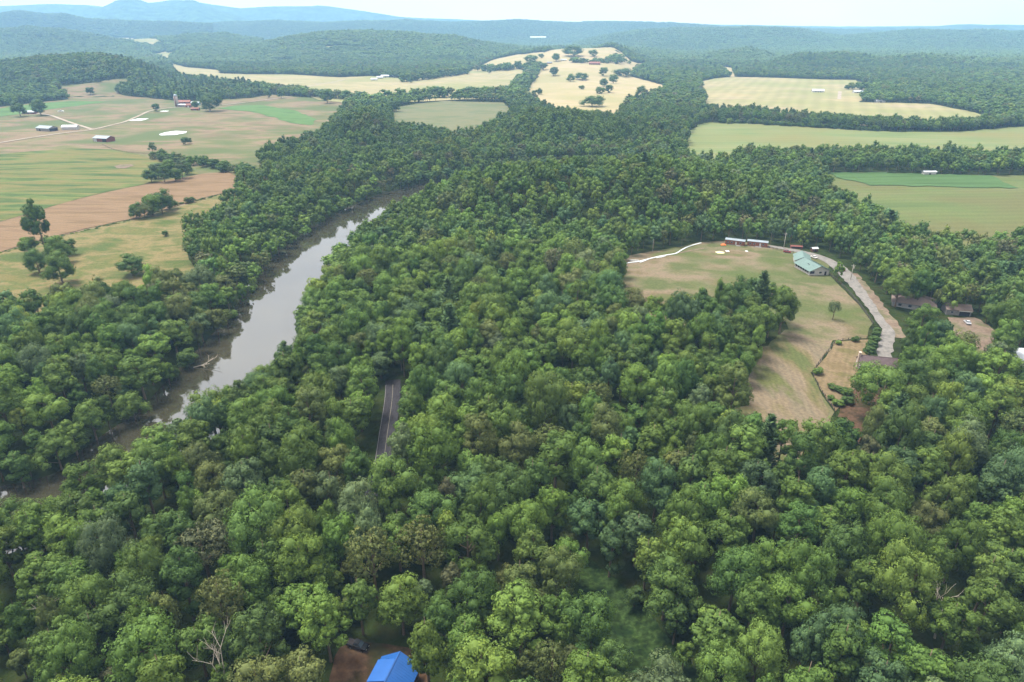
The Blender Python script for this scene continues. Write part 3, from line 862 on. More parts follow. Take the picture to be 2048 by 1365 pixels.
def crown_mesh(name, c, mat):
    faces = [c['q']] + ([c['t']] if len(c['t']) else [])
    return mesh_np(name, c['v'], faces, [mat], normals=c['n'], var=c['var'])
def tree_mesh(name, c, trunk):
    tv = np.array(trunk.v); off = len(c['v'])
    tq = np.array([f for f in trunk.f if len(f) == 4]) + off
    faces = [c['q']] + ([c['t']] if len(c['t']) else []) + [tq]
    nf = sum(len(f) for f in faces[:-1])
    mi = np.concatenate([np.zeros(nf), np.ones(len(tq))])
    tn = np.zeros_like(tv); tn[:, 0] = 1
    ctr = tv.copy(); ctr[:, 2] = 0; ctr /= np.maximum(1e-3, np.linalg.norm(ctr, axis=1))[:, None]
    return mesh_np(name, np.vstack([c['v'], tv]), faces, [LEAF_I, BARK], mi, np.vstack([c['n'], ctr]), np.concatenate([c['var'], np.full(len(tv), 0.5)]))

# shape kinds: (crown radius, base, top) in metres
SHAPES = [
    ('domed', 5.6, 3.0, 18.5, dict(taper=0.15, spread=0.66)),
    ('broad', 6.8, 3.5, 18.0, dict(spread=0.70)),
    ('tall', 4.4, 2.5, 21.5, dict(taper=0.35, spread=0.64)),
    ('rounded', 4.8, 2.5, 16.5, dict(taper=0.10, spread=0.62)),
    ('spreading', 6.4, 4.0, 18.5, dict(spread=0.74, zmin=-0.3)),
    ('ragged', 5.2, 3.0, 20.5, dict(taper=0.20, spread=0.74, lobe=(0.20, 0.44))),
    ('slender', 3.6, 2.0, 19.0, dict(taper=0.35, spread=0.62)),
    ('wispy', 4.6, 4.0, 16.5, dict(spread=0.60)),
    ('pine', 4.6, 3.0, 21.0, {}),
]
NEAR, MID, LOW = [], [], []
COL_NEAR = bpy.data.collections.new('tree_kinds_near')
COL_MID = bpy.data.collections.new('tree_kinds_mid')
COL_LOW = bpy.data.collections.new('tree_kinds_far')
COL_MASS = bpy.data.collections.new('tree_mass')
def proto(col, name, me):
    o = bpy.data.objects.new(name, me)
    col.objects.link(o)
for i2 in range(2 * len(SHAPES)):
    i = 40 * (i2 % 2) + i2 // 2
    nm, Rr, zb, zt, kw = SHAPES[i2 // 2]
    if nm == 'pine':
        cn = make_pine(40 + i, Rr, zb, zt, 22, 8, 5, 0.62)
        cm = make_pine(40 + i, Rr, zb, zt, 13, 7, 3, 1.0)
        cl = make_pine(40 + i, Rr, zb, zt, 8, 6, 2, 1.9)
    elif nm == 'wispy':
        cn = make_crown(40 + i, Rr, zb, zt, 18, 20, 18, 0.33, core=0.3, lobe=(0.34, 0.5), bend=0.9, **kw)
        cm = make_crown(40 + i, Rr, zb, zt, 13, 8, 8, 0.75, core=0.4, lobe=(0.34, 0.5), bend=0.9, **kw)
        cl = make_crown(40 + i, Rr, zb, zt, 8, 4, 4, 1.6, core=0.6, **kw)
    else:
        cn = make_crown(40 + i, Rr, zb, zt, 24, 36, 20, 0.35, core=0.6, bend=0.3, **kw)
        cm = make_crown(40 + i, Rr, zb, zt, 16, 12, 9, 0.78, core=0.66, bend=0.2, **kw)
        cl = make_crown(40 + i, Rr, zb, zt, 11, 6, 4, 1.6, bend=0.2, core=0.75, **{**kw, 'lobe': (0.34, 0.5)})
    tk = make_trunk(i, zt, 0.26 + 0.02 * Rr, cn)
    NEAR.append((crown_mesh('crown', cn, LEAF_O), tk.mesh('trunk', BARK, True)))
    proto(COL_NEAR, 'tree_%02d' % i2, tree_mesh('tree_near', cn, tk))
    proto(COL_MID, 'tree_%02d' % i2, tree_mesh('tree_mid', cm, make_trunk(i, zt, 0.3, cm, 3, 5)))
    proto(COL_LOW, 'tree_%02d' % i2, tree_mesh('tree_far', cl, make_trunk(i, zt, 0.3, None, 0, 4)))
# patches of far canopy, about 16 crowns each
for k in range(6):
    rg = np.random.default_rng(900 + k)
    parts = []
    for j in range(17):
        a, r_ = j * 2.4 + rg.normal(0, 0.2), 15.5 * math.sqrt((j + 0.5) / 17)
        s = rg.uniform(0.75, 1.25)
        c = make_crown(1000 + k * 40 + j, 5.6 * s, 2.0, 15.0 * s + rg.normal(0, 1.2), 6, 1, 5, 2.6, lobe=(0.42, 0.6), core=0.85)
        c['v'] = c['v'] + np.array([math.cos(a) * r_, math.sin(a) * r_, 0])
        c['var'] = np.clip(c['var'] + rg.normal(0, 0.18), 0, 1)
        parts.append(c)
    off = 0; qs, ts = [], []
    for c in parts:
        qs.append(c['q'] + off); ts.append(c['t'] + off); off += len(c['v'])
    proto(COL_MASS, 'mass_%02d' % k, mesh_np('canopy_patch', np.vstack([c['v'] for c in parts]), [np.vstack(qs), np.vstack(ts)], [LEAF_I], normals=np.vstack([c['n'] for c in parts]), var=np.concatenate([c['var'] for c in parts])))

# instancing tree woods that nobody could count: one object per wood
def gn_tree(col):
    ng = bpy.data.node_groups.new('wood_' + col.name, 'GeometryNodeTree')
    ng.interface.new_socket('Geometry', in_out='INPUT', socket_type='NodeSocketGeometry')
    ng.interface.new_socket('Geometry', in_out='OUTPUT', socket_type='NodeSocketGeometry')
    N, L = ng.nodes, ng.links
    gi, go = N.new('NodeGroupInput'), N.new('NodeGroupOutput')
    ip = N.new('GeometryNodeInstanceOnPoints')
    ci = N.new('GeometryNodeCollectionInfo')
    ci.inputs['Collection'].default_value = col
    ci.inputs['Separate Children'].default_value = True
    ci.inputs['Reset Children'].default_value = True
    def attr(name, t):
        a = N.new('GeometryNodeInputNamedAttribute'); a.data_type = t
        a.inputs['Name'].default_value = name
        return a.outputs['Attribute']
    ip.inputs['Pick Instance'].default_value = True
    L.new(gi.outputs[0], ip.inputs['Points'])
    L.new(ci.outputs[0], ip.inputs['Instance'])
    L.new(attr('pick', 'INT'), ip.inputs['Instance Index'])
    e = N.new('FunctionNodeEulerToRotation')
    L.new(attr('turn', 'FLOAT_VECTOR'), e.inputs[0])
    L.new(e.outputs[0], ip.inputs['Rotation'])
    L.new(attr('size', 'FLOAT_VECTOR'), ip.inputs['Scale'])
    L.new(ip.outputs[0], go.inputs[0])
    return ng
GN = {c.name: gn_tree(c) for c in (COL_NEAR, COL_MID, COL_LOW, COL_MASS)}
def wood(name, label, col, T):
    """T: dict of arrays x y z pick rot sx sz tint"""
    n = len(T['x'])
    if not n: return
    me = bpy.data.meshes.new(name)
    me.vertices.add(n)
    me.vertices.foreach_set('co', np.stack([T['x'], T['y'], T['z']], -1).astype(np.float32).ravel())
    pk_ = T['pick'].astype(np.int32)
    if col is not COL_MASS: pk_ = pk_ * 2 + (np.abs(T['x'] * 7.3 + T['y'] * 3.1).astype(np.int32) % 2)
    me.attributes.new('pick', 'INT', 'POINT').data.foreach_set('value', pk_.astype(np.int32))
    tu = np.zeros((n, 3), np.float32); tu[:, 2] = T['rot']
    me.attributes.new('turn', 'FLOAT_VECTOR', 'POINT').data.foreach_set('vector', tu.ravel())
    me.attributes.new('size', 'FLOAT_VECTOR', 'POINT').data.foreach_set('vector', np.stack([T['sx'], T['sx'], T['sz']], -1).astype(np.float32).ravel())
    me.attributes.new('tint', 'FLOAT_COLOR', 'POINT').data.foreach_set('color', np.column_stack([T['tint'], np.ones(n)]).astype(np.float32).ravel())
    o = link(bpy.data.objects.new(name, me))
    md = o.modifiers.new('trees', 'NODES'); md.node_group = GN[col.name]
    me.materials.append(LEAF_I)
    tag(o, label, 'woodland', kind='stuff')
    return o

TINTS = {  # leaf colours
    'mid green': (0.106, 0.173, 0.037), 'deep green': (0.080, 0.140, 0.035), 'blue-green': (0.087, 0.152, 0.058), 'fresh green': (0.129, 0.204, 0.041),
    'yellow-green': (0.163, 0.218, 0.041), 'olive': (0.122, 0.152, 0.048), 'brownish': (0.128, 0.133, 0.063), 'grey-green': (0.110, 0.161, 0.069),
}
TN = list(TINTS); TC = np.array([TINTS[k] for k in TN])
PW = np.array([0.40, 0.23, 0.06, 0.16, 0.03, 0.07, 0.012, 0.04]); PW = PW / PW.sum()
rgT = np.random.default_rng(77)
def clear_mask(x, y):
    m = np.zeros(x.shape, bool)
    for p in CLEAR: m |= in_poly(x, y, p)
    return m
def tints(x, y, n):
    """tree colours: kinds grow in loose stands"""
    base = fbm(x / 70.0, y / 70.0, 51, 3)
    w = np.tile(PW, (n, 1))
    w[:, 5] *= np.exp(6 * base); w[:, 6] *= np.exp(5 * base); w[:, 0] *= np.exp(-2 * base); w[:, 2] *= np.exp(-4 * base)
    w /= w.sum(1)[:, None]
    k = (rgT.random((n, 1)) > np.cumsum(w, 1)).sum(1).clip(0, len(TN) - 1)
    c = TC[k] * np.exp(rgT.normal(0, 0.12, (n, 1))) * np.exp(rgT.normal(0, 0.035, (n, 3)))
    c = c * np.exp(0.5 * fbm(x / 330.0, y / 330.0, 88, 3) + 0.5 * np.clip(np.hypot(x, y) / 3000 - 0.4, 0, 0.8) * fbm(x / 900.0, y / 900.0, 66, 3))[:, None]      # broad tone drift across the woods, widening with distance
    return k, c
def river_dist(x, y):
    d = dist_line(x, y, RIVER, True)
    return np.where(in_poly(x, y, RIVER), -d, d)

# --- woods near enough to place crown against crown
cell = 4.0
grid = {}
near_x, near_y, near_r = [], [], []
def throw(n, rlo, rhi, pack, dmax, dmin=60):
    rr = np.sqrt(rgT.uniform(dmin ** 2, dmax ** 2, n)); aa = rgT.uniform(R(-53), R(53), n) if dmax < 600 else rgT.uniform(R(-44), R(44), n)
    x, y = rr * np.sin(aa), rr * np.cos(aa)
    keep = ~clear_mask(x, y)
    rd = river_dist(x, y)
    keep &= rd > 0.5
    x, y = x[keep], y[keep]
    rad_ = rgT.uniform(rlo, rhi, len(x))
    for i in range(len(x)):
        px, py, pr = x[i], y[i], rad_[i]
        cx, cy_ = int(px // cell), int(py // cell)
        ok = True
        for ix in range(cx - 4, cx + 5):
            for iy in range(cy_ - 4, cy_ + 5):
                for (qx, qy, qr) in grid.get((ix, iy), ()):
                    if (px - qx) ** 2 + (py - qy) ** 2 < (pack * (pr + qr)) ** 2:
                        ok = False; break
                if not ok: break
            if not ok: break
        if ok:
            grid.setdefault((cx, cy_), []).append((px, py, pr))
            near_x.append(px); near_y.append(py); near_r.append(pr)
NEAR_D = 1250.0
throw(260, 5.6, 6.8, 0.92, 420)
throw(1800, 4.4, 5.6, 0.80, 480)
throw(9000, 4.8, 6.0, 0.86, NEAR_D)
throw(34000, 3.6, 4.9, 0.80, NEAR_D)
throw(34000, 2.5, 3.6, 0.80, NEAR_D)
throw(9000, 2.0, 2.8, 0.8, 420)
nx, ny, nr = np.array(near_x), np.array(near_y), np.array(near_r)
nz_ = height(nx, ny)
nk, ncol = tints(nx, ny, len(nx))
pick = np.zeros(len(nx), int)
u_ = rgT.random(len(nx))
big, mids = nr > 4.9, (nr > 2.6) & (nr <= 4.9)
pick[big] = rgT.choice([0, 1, 1, 0, 5], big.sum())
pick[mids] = rgT.choice([0, 3, 2, 5, 2, 6, 3], mids.sum())
sm = nr <= 2.6
pick[sm] = rgT.choice([3, 6, 2, 3], sm.sum())
wis = ((nk == 6) | ((nk == 5) & (u_ < 0.45))) & (nr > 3.4)
pick[wis] = 7
pin = (nk == 2) & (u_ < 0.14) & (nr > 4.3)
pick[pin] = 8
nd_ = np.hypot(nx, ny)
far_ = (nd_ > 380) & (pick != 7) & (pick != 8)
pick[far_] = rgT.choice([1, 3, 1, 0, 3, 4, 1, 0], far_.sum())
dark_ = (nd_ > 700) & (nx < 330)                      # cloud shade put into the leaf tint across the river bend
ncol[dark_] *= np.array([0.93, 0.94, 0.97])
SR = np.array([s[1] for s in SHAPES]); SH = np.array([s[3] for s in SHAPES])
sx = nr / SR[pick]
ht = 10.0 + 1.7 * nr + rgT.normal(0, 2.3, len(nx)); ht = np.where(np.isin(pick, (2, 6, 8)), ht + 3.0, ht)
ht = np.where(sm, ht * 0.6, ht)
ht = np.where(nd_ > 380, 6.5 + 2.0 * nr + rgT.normal(0, 1.6, len(nx)), ht)
ht = np.maximum(ht, 5.0)
rdn = river_dist(nx, ny)
ht = np.where(rdn < 14, ht * 0.82, ht)
sz = ht / SH[pick]
rot = rgT.uniform(0, 6.283, len(nx))
ND = np.hypot(nx, ny)
PU, PV = to_px(nx, ny, nz_ + ht * 0.72)

# the roomiest trees in view become trees of their own
PW_ = nr * FPX / np.sqrt(nx ** 2 + ny ** 2 + (CAM_Z - nz_ - ht * .7) ** 2)
inview = (PU > -25) & (PU < 2073) & (PV < 1395) & (PV > 0)
score = np.where(inview & (nr > 3.0), PW_, 0)
own = np.zeros(len(nx), bool)
own[np.argsort(-score)[:300]] = True
def sel(m):
    return dict(x=nx[m], y=ny[m], z=nz_[m], pick=pick[m], rot=rot[m], sx=sx[m], sz=sz[m], tint=ncol[m])
mid_l = _l.mean(0)
left = nx < np.interp(ny, _l[:, 1][:16], (_l[:, 0][:16] + np.interp(_l[:, 1][:16], _r[:14, 1], _r[:14, 0])) / 2)
rest = ~own
N1, N2 = 380.0, 700.0
wood('riverside_wood', 'leafy wood on the far bank along the river', COL_NEAR, sel(rest & (ND < N1) & left))
wood('slope_wood', 'mixed green wood filling the slope around the paved road', COL_NEAR, sel(rest & (ND < N1) & ~left))
wood('ridge_wood', 'dense green wood on the ridge behind the mown field', COL_MID, sel(rest & (ND >= N1) & (ND < N2) & ~left))
wood('bank_wood', 'tall green trees between the left meadows and the river', COL_MID, sel(rest & (ND >= N1) & (ND < N2) & left))
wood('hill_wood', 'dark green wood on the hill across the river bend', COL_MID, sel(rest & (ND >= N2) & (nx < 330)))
wood('river_bottom_wood', 'dark tree belt between the pale green fields', COL_MID, sel(rest & (ND >= N2) & (nx >= 330)))

# --- woods further off
def scatter(d0, d1, step, jit=0.42):
    xs = np.arange(-d1 * 0.8, d1 * 0.8, step); ys = np.arange(d0 * 0.6, d1, step)
    gx, gy = np.meshgrid(xs, ys); gx = gx + (np.arange(len(ys)) % 2)[:, None] * step * 0.5
    gx = gx.ravel() + rgT.uniform(-jit, jit, gx.size) * step; gy = gy.ravel() + rgT.uniform(-jit, jit, gy.size) * step
    d = np.hypot(gx, gy)
    m = (d >= d0) & (d < d1) & (np.abs(gx) < gy * 0.92)
    gx, gy = gx[m], gy[m]
    m = ~clear_mask(gx, gy)
    return gx[m], gy[m]
fx, fy = scatter(NEAR_D, 3000.0, 10.0)
fk, fc = tints(fx, fy, len(fx))
fp = rgT.choice([0, 1, 1, 3, 4, 1, 0, 3], len(fx)); fp[(fk == 2) & (rgT.random(len(fx)) < 0.3)] = 8
fs = rgT.uniform(0.70, 1.15, len(fx))
pw_ = (np.abs(to_px(fx, fy, 0 * fx)[0] - 375) < 150) & (fy < 2100)        # pine wood behind the silo
fp[pw_ & (rgT.random(len(fx)) < 0.25)] = 8
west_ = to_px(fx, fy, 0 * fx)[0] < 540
fc[west_] *= np.array([0.90, 0.92, 0.96])  # cloud shadow on the western woods worked into their leaf colour
FT = dict(x=fx, y=fy, z=height(fx, fy), pick=fp, rot=rgT.uniform(0, 6.28, len(fx)), sx=fs, sz=fs * rgT.uniform(0.72, 0.98, len(fx)), tint=fc)
def sub(T, m): return {k: v_[m] for k, v_ in T.items()}
fu, fv = to_px(fx, fy, FT['z'])
west = fu < 560; mid_ = (fu >= 560) & (fu < 1380)
wood('dark_hill_wood', 'dark wooded hill behind the silo farm', COL_LOW, sub(FT, west))
wood('central_wood', 'sunlit woods around the far hay fields', COL_LOW, sub(FT, mid_))
wood('valley_wood', 'rounded wooded hills behind the white farmhouses', COL_LOW, sub(FT, ~west & ~mid_))
gx_, gy_ = scatter(3000.0, 7800.0, 27.0)
gk, gc = tints(gx_, gy_, len(gx_))
gc = 0.5 * gc + 0.5 * gc.mean(0)
gs = rgT.uniform(0.9, 1.2, len(gx_))
wood('distant_forest', 'hazy blue-green forest covering the distant hills', COL_MASS,
     dict(x=gx_, y=gy_, z=height(gx_, gy_) - 1.5, pick=rgT.integers(0, 6, len(gx_)), rot=rgT.uniform(0, 6.28, len(gx_)), sx=gs, sz=gs, tint=gc))

# --- the 300 trees of the foreground wood
def plant(shape, x, y, z, rz, s_xy, s_z, tint, label, group, name='tree'):
    v_ = int(abs(x * 7.3 + y * 3.1)) % 2
    root = empty(name, (x, y, z), rz)
    root.scale = (s_xy, s_xy, s_z)
    cr = bpy.data.objects.new('crown', NEAR[shape * 2 + v_][0]); link(cr, root)
    tr = bpy.data.objects.new('trunk', NEAR[shape * 2 + v_][1]); link(tr, root)
    cr.color = (tint[0], tint[1], tint[2], 1)
    tag(root, label, 'tree', group)
    return root
ONES = 'zeroth first second third fourth fifth sixth seventh eighth ninth tenth eleventh twelfth thirteenth fourteenth fifteenth sixteenth seventeenth eighteenth nineteenth'.split()
TENS = {20: 'twent', 30: 'thirt', 40: 'fort', 50: 'fift'}
def ordinal(n):
    if n < 20: return ONES[n]
    t = TENS[n // 10 * 10]
    return t + 'ieth' if n % 10 == 0 else t + 'y-' + ONES[n % 10]
SIZEW = lambda r_: 'huge' if r_ > 6.0 else 'large' if r_ > 4.9 else 'medium' if r_ > 3.9 else 'small'
own_i = np.nonzero(own)[0]
own_i = own_i[np.argsort(-PV[own_i])]
PER = 30                                # rows of crowns counted upwards from the bottom edge of the photo
for row in range(0, len(own_i), PER):
    line_ = own_i[row:row + PER]
    line_ = line_[np.argsort(PU[line_])]
    rw = 'bottom row' if row == 0 else ordinal(row // PER + 1) + ' row up'
    for q, i in enumerate(line_):
        shp = SHAPES[pick[i]][0]
        kind_ = 'pine' if shp == 'pine' else shp + ' tree'
        lb = '%s %s %s, %s from the left in the %s of crowns' % (SIZEW(nr[i]), TN[nk[i]], kind_, ordinal(q + 1), rw)
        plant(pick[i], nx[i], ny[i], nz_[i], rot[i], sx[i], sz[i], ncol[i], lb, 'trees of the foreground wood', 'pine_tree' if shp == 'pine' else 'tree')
print('trees', len(nx), len(fx), len(gx_))

# --- air
HZ = MB(); HZ.box(-18300, 18300, -400, 12050, -80, 800)
hm = bpy.data.materials.new('air'); hm.use_nodes = True
hn = hm.node_tree.nodes; hn.clear()
ho = hn.new('ShaderNodeOutputMaterial'); hv = hn.new('ShaderNodeVolumePrincipled')
hv.inputs['Color'].default_value = (*HAZE_COLOR, 1)
hv.inputs['Density'].default_value = HAZE_DENSITY
hv.inputs['Anisotropy'].default_value = 0.0
hm.node_tree.links.new(hv.outputs['Volume'], ho.inputs['Volume'])
haze = HZ.build('haze', hm)
tag(haze, 'thin blue summer haze over the whole valley', None, kind='stuff')

# ------------------------------------------------------------------ single trees, clumps and hedgerows in the open land
def px_per_m(x, y, z):
    return FPX / (y * CP + (CAM_Z - z) * SP)
SHAPE_ID = {s[0]: i for i, s in enumerate(SHAPES)}
def lone_trees(rows, group, name='field_tree'):
    """rows: (u, v of the foot, width px, shape, tint, label)"""
    q = S([r_[0] for r_ in rows], [r_[1] for r_ in rows])
    z = height(q[:, 0], q[:, 1])
    rg = random.Random(len(rows) * 7 + int(rows[0][0]))
    for r_, (x, y), zz in zip(rows, q, z):
        sh = SHAPE_ID[r_[3]]
        rad_ = r_[2] / 2 / px_per_m(x, y, zz)
        s = rad_ / SHAPES[sh][1]
        f = r_[6] if len(r_) > 6 else rg.uniform(0.7, 0.85)
        t = np.array(TINTS[r_[4]]) * rg.uniform(0.85, 1.1)
        plant(sh, float(x), float(y), float(zz) - SHAPES[sh][2] * s * f * (0.1 if name == 'yard_tree' else 0.85), rg.uniform(0, 6.28), s, s * f, t, r_[5], group, name)
G1 = 'single trees of the left farm'
lone_trees([
    (181, 190, 14, 'rounded', 'deep green', 'lone round tree in the pale field below the hill wood'),
    (42, 234, 26, 'domed', 'deep green', 'dark tree on the outer side of the low farmhouse'),
    (83, 232, 27, 'domed', 'deep green', 'dark tree between low farmhouse and branch lane'),
    (237, 187, 11, 'rounded', 'deep green', 'small tree off the tip of the dark pine wood'),
    (314, 224, 15, 'rounded', 'deep green', 'lone tree where the farm lane nears the silo'),
    (420, 223, 42, 'broad', 'deep green', 'big wide dark tree beside the red farm sheds', 0.72),
    (391, 218, 15, 'rounded', 'deep green', 'small tree between teal-edged barn and big dark tree'),
    (371, 290, 15, 'rounded', 'deep green', 'dark round bush tree below the pale farm pond'),
    (379, 288, 10, 'rounded', 'deep green', 'smaller dark bush joined to the one below the pond'),
    (306, 307, 15, 'ragged', 'grey-green', 'grey-green tree at the start of the meadow hedgerow'),
    (332, 474, 13, 'rounded', 'deep green', 'small lone bush in the low meadow by the river'),
    (267, 553, 50, 'domed', 'deep green', 'large dark tree at the foot of the low meadow', 0.6),
    (537, 197, 13, 'rounded', 'mid green', 'round tree at the near edge of the hay field', 0.9),
    (563, 197, 14, 'rounded', 'mid green', 'second round tree along the hay field edge', 0.9),
    (793, 224, 18, 'domed', 'deep green', 'dark tree at the corner of the sloping pasture'),
    (655, 207, 22, 'domed', 'deep green', 'tree beside the hedge above the dark hill wood'),
], 'single trees of the left farm')
CL = []
for k, (u, v, w) in enumerate([(304, 366, 26), (318, 358, 30), (330, 366, 26), (344, 352, 28), (352, 364, 26), (366, 358, 26), (376, 350, 22)]):
    CL.append((u, v, w, ['domed', 'rounded', 'ragged'][k % 3], ['deep green', 'grey-green', 'deep green', 'mid green'][k % 4], '%s dark tree in the clump between green and brown fields' % ordinal(k + 1)))
lone_trees(CL, 'clump between the green and brown fields')
CL = []
for k, (u, v, w) in enumerate([(274, 438, 28), (290, 436, 34), (307, 432, 38), (325, 428, 40), (340, 420, 30), (375, 408, 14), (386, 406, 12)]):
    CL.append((u, v, w, ['domed', 'broad', 'rounded'][k % 3], ['deep green', 'olive', 'mid green', 'deep green'][k % 4], '%s tree of the clump below the brown field' % ordinal(k + 1)))
lone_trees(CL, 'clump below the brown field')
lone_trees([
    (92, 505, 44, 'tall', 'deep green', 'tall dark tree standing above the low meadow clump', 1.2),
    (62, 512, 34, 'rounded', 'fresh green', 'fresh green tree at the outer side of the meadow clump'),
    (122, 530, 46, 'domed', 'mid green', 'bright tree in front of the tall dark meadow tree', 0.9),
    (80, 548, 40, 'domed', 'deep green', 'dark low tree at the foot of the meadow clump', 0.9),
    (138, 512, 28, 'rounded', 'deep green', 'dark tree at the inner side of the meadow clump', 0.9),
    (126, 568, 52, 'domed', 'mid green', 'broad green tree where meadow clump meets the wood', 0.9),
], 'clump at the low meadow')
GG = []
for k, (u, v, w) in enumerate([(1107, 153, 19), (1141, 165, 16), (1165, 161, 27), (1206, 153, 18), (1208, 175, 17), (1199, 189, 18), (1217, 187, 17), (1227, 168, 18), (1247, 154, 32), (1068, 191, 10), (1078, 191, 13),
                               (1164, 180, 11), (1184, 215, 42), (1059, 125, 27), (1083, 117, 11), (1112, 124, 17), (1148, 114, 40), (1187, 114, 17), (1087, 141, 15), (1281, 193, 20), (1309, 191, 17), (979, 148, 10), (822, 167, 12), (864, 185, 11), (1693, 180, 10)]):
    where = ['below the crossing hedge', 'left of the wide bush', 'wide as two on the mid slope', 'upper of the middle pair', 'uphill of the leaning pair', 'left of the low pair', 'of the low pair on the far side', 'beside the wooded edge', 'wide clump by the wooded edge',
             'smaller of two by the hedgerow', 'larger of two by the hedgerow', 'smallest on the open slope', 'biggest at the foot of the slope', 'wide at the upper hedge', 'smallest near the ridge', 'above the tree-lined lane', 'broadest near the hill crest', 'dark near the hill crest',
             'at the head of the hedgerow', 'at the foot by the right wood', 'last by the right wood', 'at the end of the hay field', 'lone in the hay field with a shadow', 'small above the pasture hedge', 'by the white farmhouse track'][k]
    GG.append((u, v, w, ['rounded', 'domed', 'broad'][k % 3] if w < 25 else 'broad', ['deep green', 'mid green'][k % 2], 'pasture tree ' + where, 0.7 if w < 25 else 0.45))
lone_trees(GG, 'trees dotted over the far pasture')
lone_trees([
    (1757, 838, 104, 'broad', 'mid green', 'huge grey-green tree hiding the front of the cottage', 0.85),
    (1800, 815, 72, 'domed', 'deep green', 'dark tree beside the huge one at the cottage', 0.95),
    (1665, 640, 22, 'wispy', 'grey-green', 'thin sparse tree alone in the mown field', 1.1),
    (1729, 764, 22, 'rounded', 'yellow-green', 'small yellow-green tree at the cottage gable', 0.9),
], 'trees around the cottage', 'yard_tree')
lone_trees([
    (1635, 750, 20, 'rounded', 'fresh green', 'round bright shrub on the bend of the yard fence', 0.55),
    (1710, 684, 16, 'rounded', 'deep green', 'round dark shrub on the upper yard fence', 0.5),
    (1666, 780, 20, 'rounded', 'mid green', 'first shrub of the row inside the yard', 0.45),
    (1680, 786, 22, 'rounded', 'deep green', 'second shrub of the row inside the yard', 0.45),
    (1693, 792, 22, 'rounded', 'mid green', 'third shrub of the row inside the yard', 0.5),
    (1694, 808, 24, 'rounded', 'deep green', 'dark shrub below the yard row', 0.5),
    (1676, 812, 22, 'rounded', 'fresh green', 'pale shrub at the lower yard fence', 0.45),
    (1660, 800, 16, 'rounded', 'mid green', 'small shrub leaning on the lower yard fence', 0.45),
    (1677, 690, 14, 'rounded', 'fresh green', 'shrub at the upper corner of the yard fence', 0.45),
    (1592, 522, 8, 'rounded', 'fresh green', 'bright bush at the pavilion corner', 0.5),
    (1925, 785, 28, 'wispy', 'brownish', 'dull brownish bare-looking bush among the green trees', 0.7),
], 'shrubs of the cottage yard', 'shrub')
EV = []
for k, (u, v, w) in enumerate([(1737, 716, 24), (1742, 703, 22), (1746, 691, 20), (1750, 680, 18), (1753, 670, 15)]):
    EV.append((u, v, w, 'slender', 'deep green', '%s dark evergreen from the cottage along the drive' % ordinal(k + 1), 0.5))
lone_trees(EV, 'evergreens screening the drive', 'evergreen_tree')

def hedgerow(name, label, pts, w0, w1, gap=0.75, rows=1, depth=0.0, tall=0.8, col=None):
    rg = np.random.default_rng(int(pts[0][0] * 3 + pts[0][1]))
    ln = resample(SP_(pts), 4.0)
    X, Y, Rr_ = [], [], []
    for r_ in range(rows):
        s, L = 0.0, np.concatenate([[0], np.cumsum(np.hypot(*np.diff(ln, axis=0).T))])
        while s < L[-1]:
            x, y = np.interp(s, L, ln[:, 0]), np.interp(s, L, ln[:, 1])
            rad_ = rg.uniform(w0, w1) / 2
            X.append(x + rg.normal(0, 0.6 + depth)); Y.append(y + rg.normal(0, 0.6 + depth)); Rr_.append(rad_)
            s += rad_ * 2 * gap * rg.uniform(0.7, 1.3)
    X, Y, Rr_ = np.array(X), np.array(Y), np.array(Rr_)
    n = len(X); k, c = tints(X, Y, n)
    pk = rg.choice([0, 3, 1, 3], n)
    sx_ = Rr_ / SR[pk]
    wood(name, label, COL_MID if Y.mean() < 1300 else COL_LOW, dict(x=X, y=Y, z=height(X, Y) - 0.6 * Rr_ * tall, pick=pk, rot=rg.uniform(0, 6.28, n), sx=sx_, sz=sx_ * tall, tint=c))
hedgerow('meadow_hedgerow', 'hedgerow running down to the tip of the brown field', [(318, 318), (345, 325), (400, 330), (450, 340), (490, 352), (520, 362)], 5, 11, 0.6, 2, 3.0)
hedgerow('field_hedge', 'low hedge along the lower edge of the brown field', [(0, 508), (60, 492), (110, 476), (160, 466), (200, 456), (262, 442)], 1.2, 2.4, 0.9, 1, 0.2, 0.5)
hedgerow('field_hedge', 'low hedge between brown field tip and riverside trees', [(350, 412), (400, 402), (440, 391), (478, 380)], 1.4, 3.0, 0.9, 1, 0.3, 0.5)
hedgerow('lane_hedge', 'dark tree belt at the near edge of the hay field', [(582, 188), (605, 190), (640, 196), (690, 199), (730, 204)], 12, 20, 0.55, 2, 6.0)
hedgerow('pasture_hedge', 'tree row between the hay field and the sloping pasture', [(735, 206), (780, 206), (817, 200), (870, 197), (919, 194), (970, 193), (1022, 197), (1040, 205)], 13, 24, 0.6, 2, 7.0)
hedgerow('boundary_hedge', 'tree row dividing hay field from hillside pasture', [(1046, 205), (1034, 186), (1046, 168), (1058, 152), (1075, 139), (1060, 136), (1020, 141), (965, 143)], 14, 24, 0.55, 2, 6.0)
hedgerow('farm_hedge', 'tree row behind the pale barns of the hay field', [(805, 164), (850, 160), (890, 154), (935, 148)], 16, 24, 0.6, 2, 6.0)
hedgerow('hill_hedge', 'trees lining the house on the hillside pasture', [(1141, 125), (1165, 127), (1205, 127), (1225, 124), (1243, 119)], 14, 22, 0.6, 2, 12.0, 0.6)
hedgerow('bottom_hedge', 'long hedge along the top of the pale green field', [(1440, 247), (1500, 248), (1560, 252), (1630, 256), (1700, 260), (1760, 263)], 5, 9, 0.6, 2, 2.0)
hedgerow('bottom_hedge', 'thicker tree row where the pale green field narrows', [(1660, 247), (1720, 250), (1780, 255), (1850, 260), (1920, 259), (1990, 252), (2060, 242)], 9, 16, 0.55, 3, 7.0)
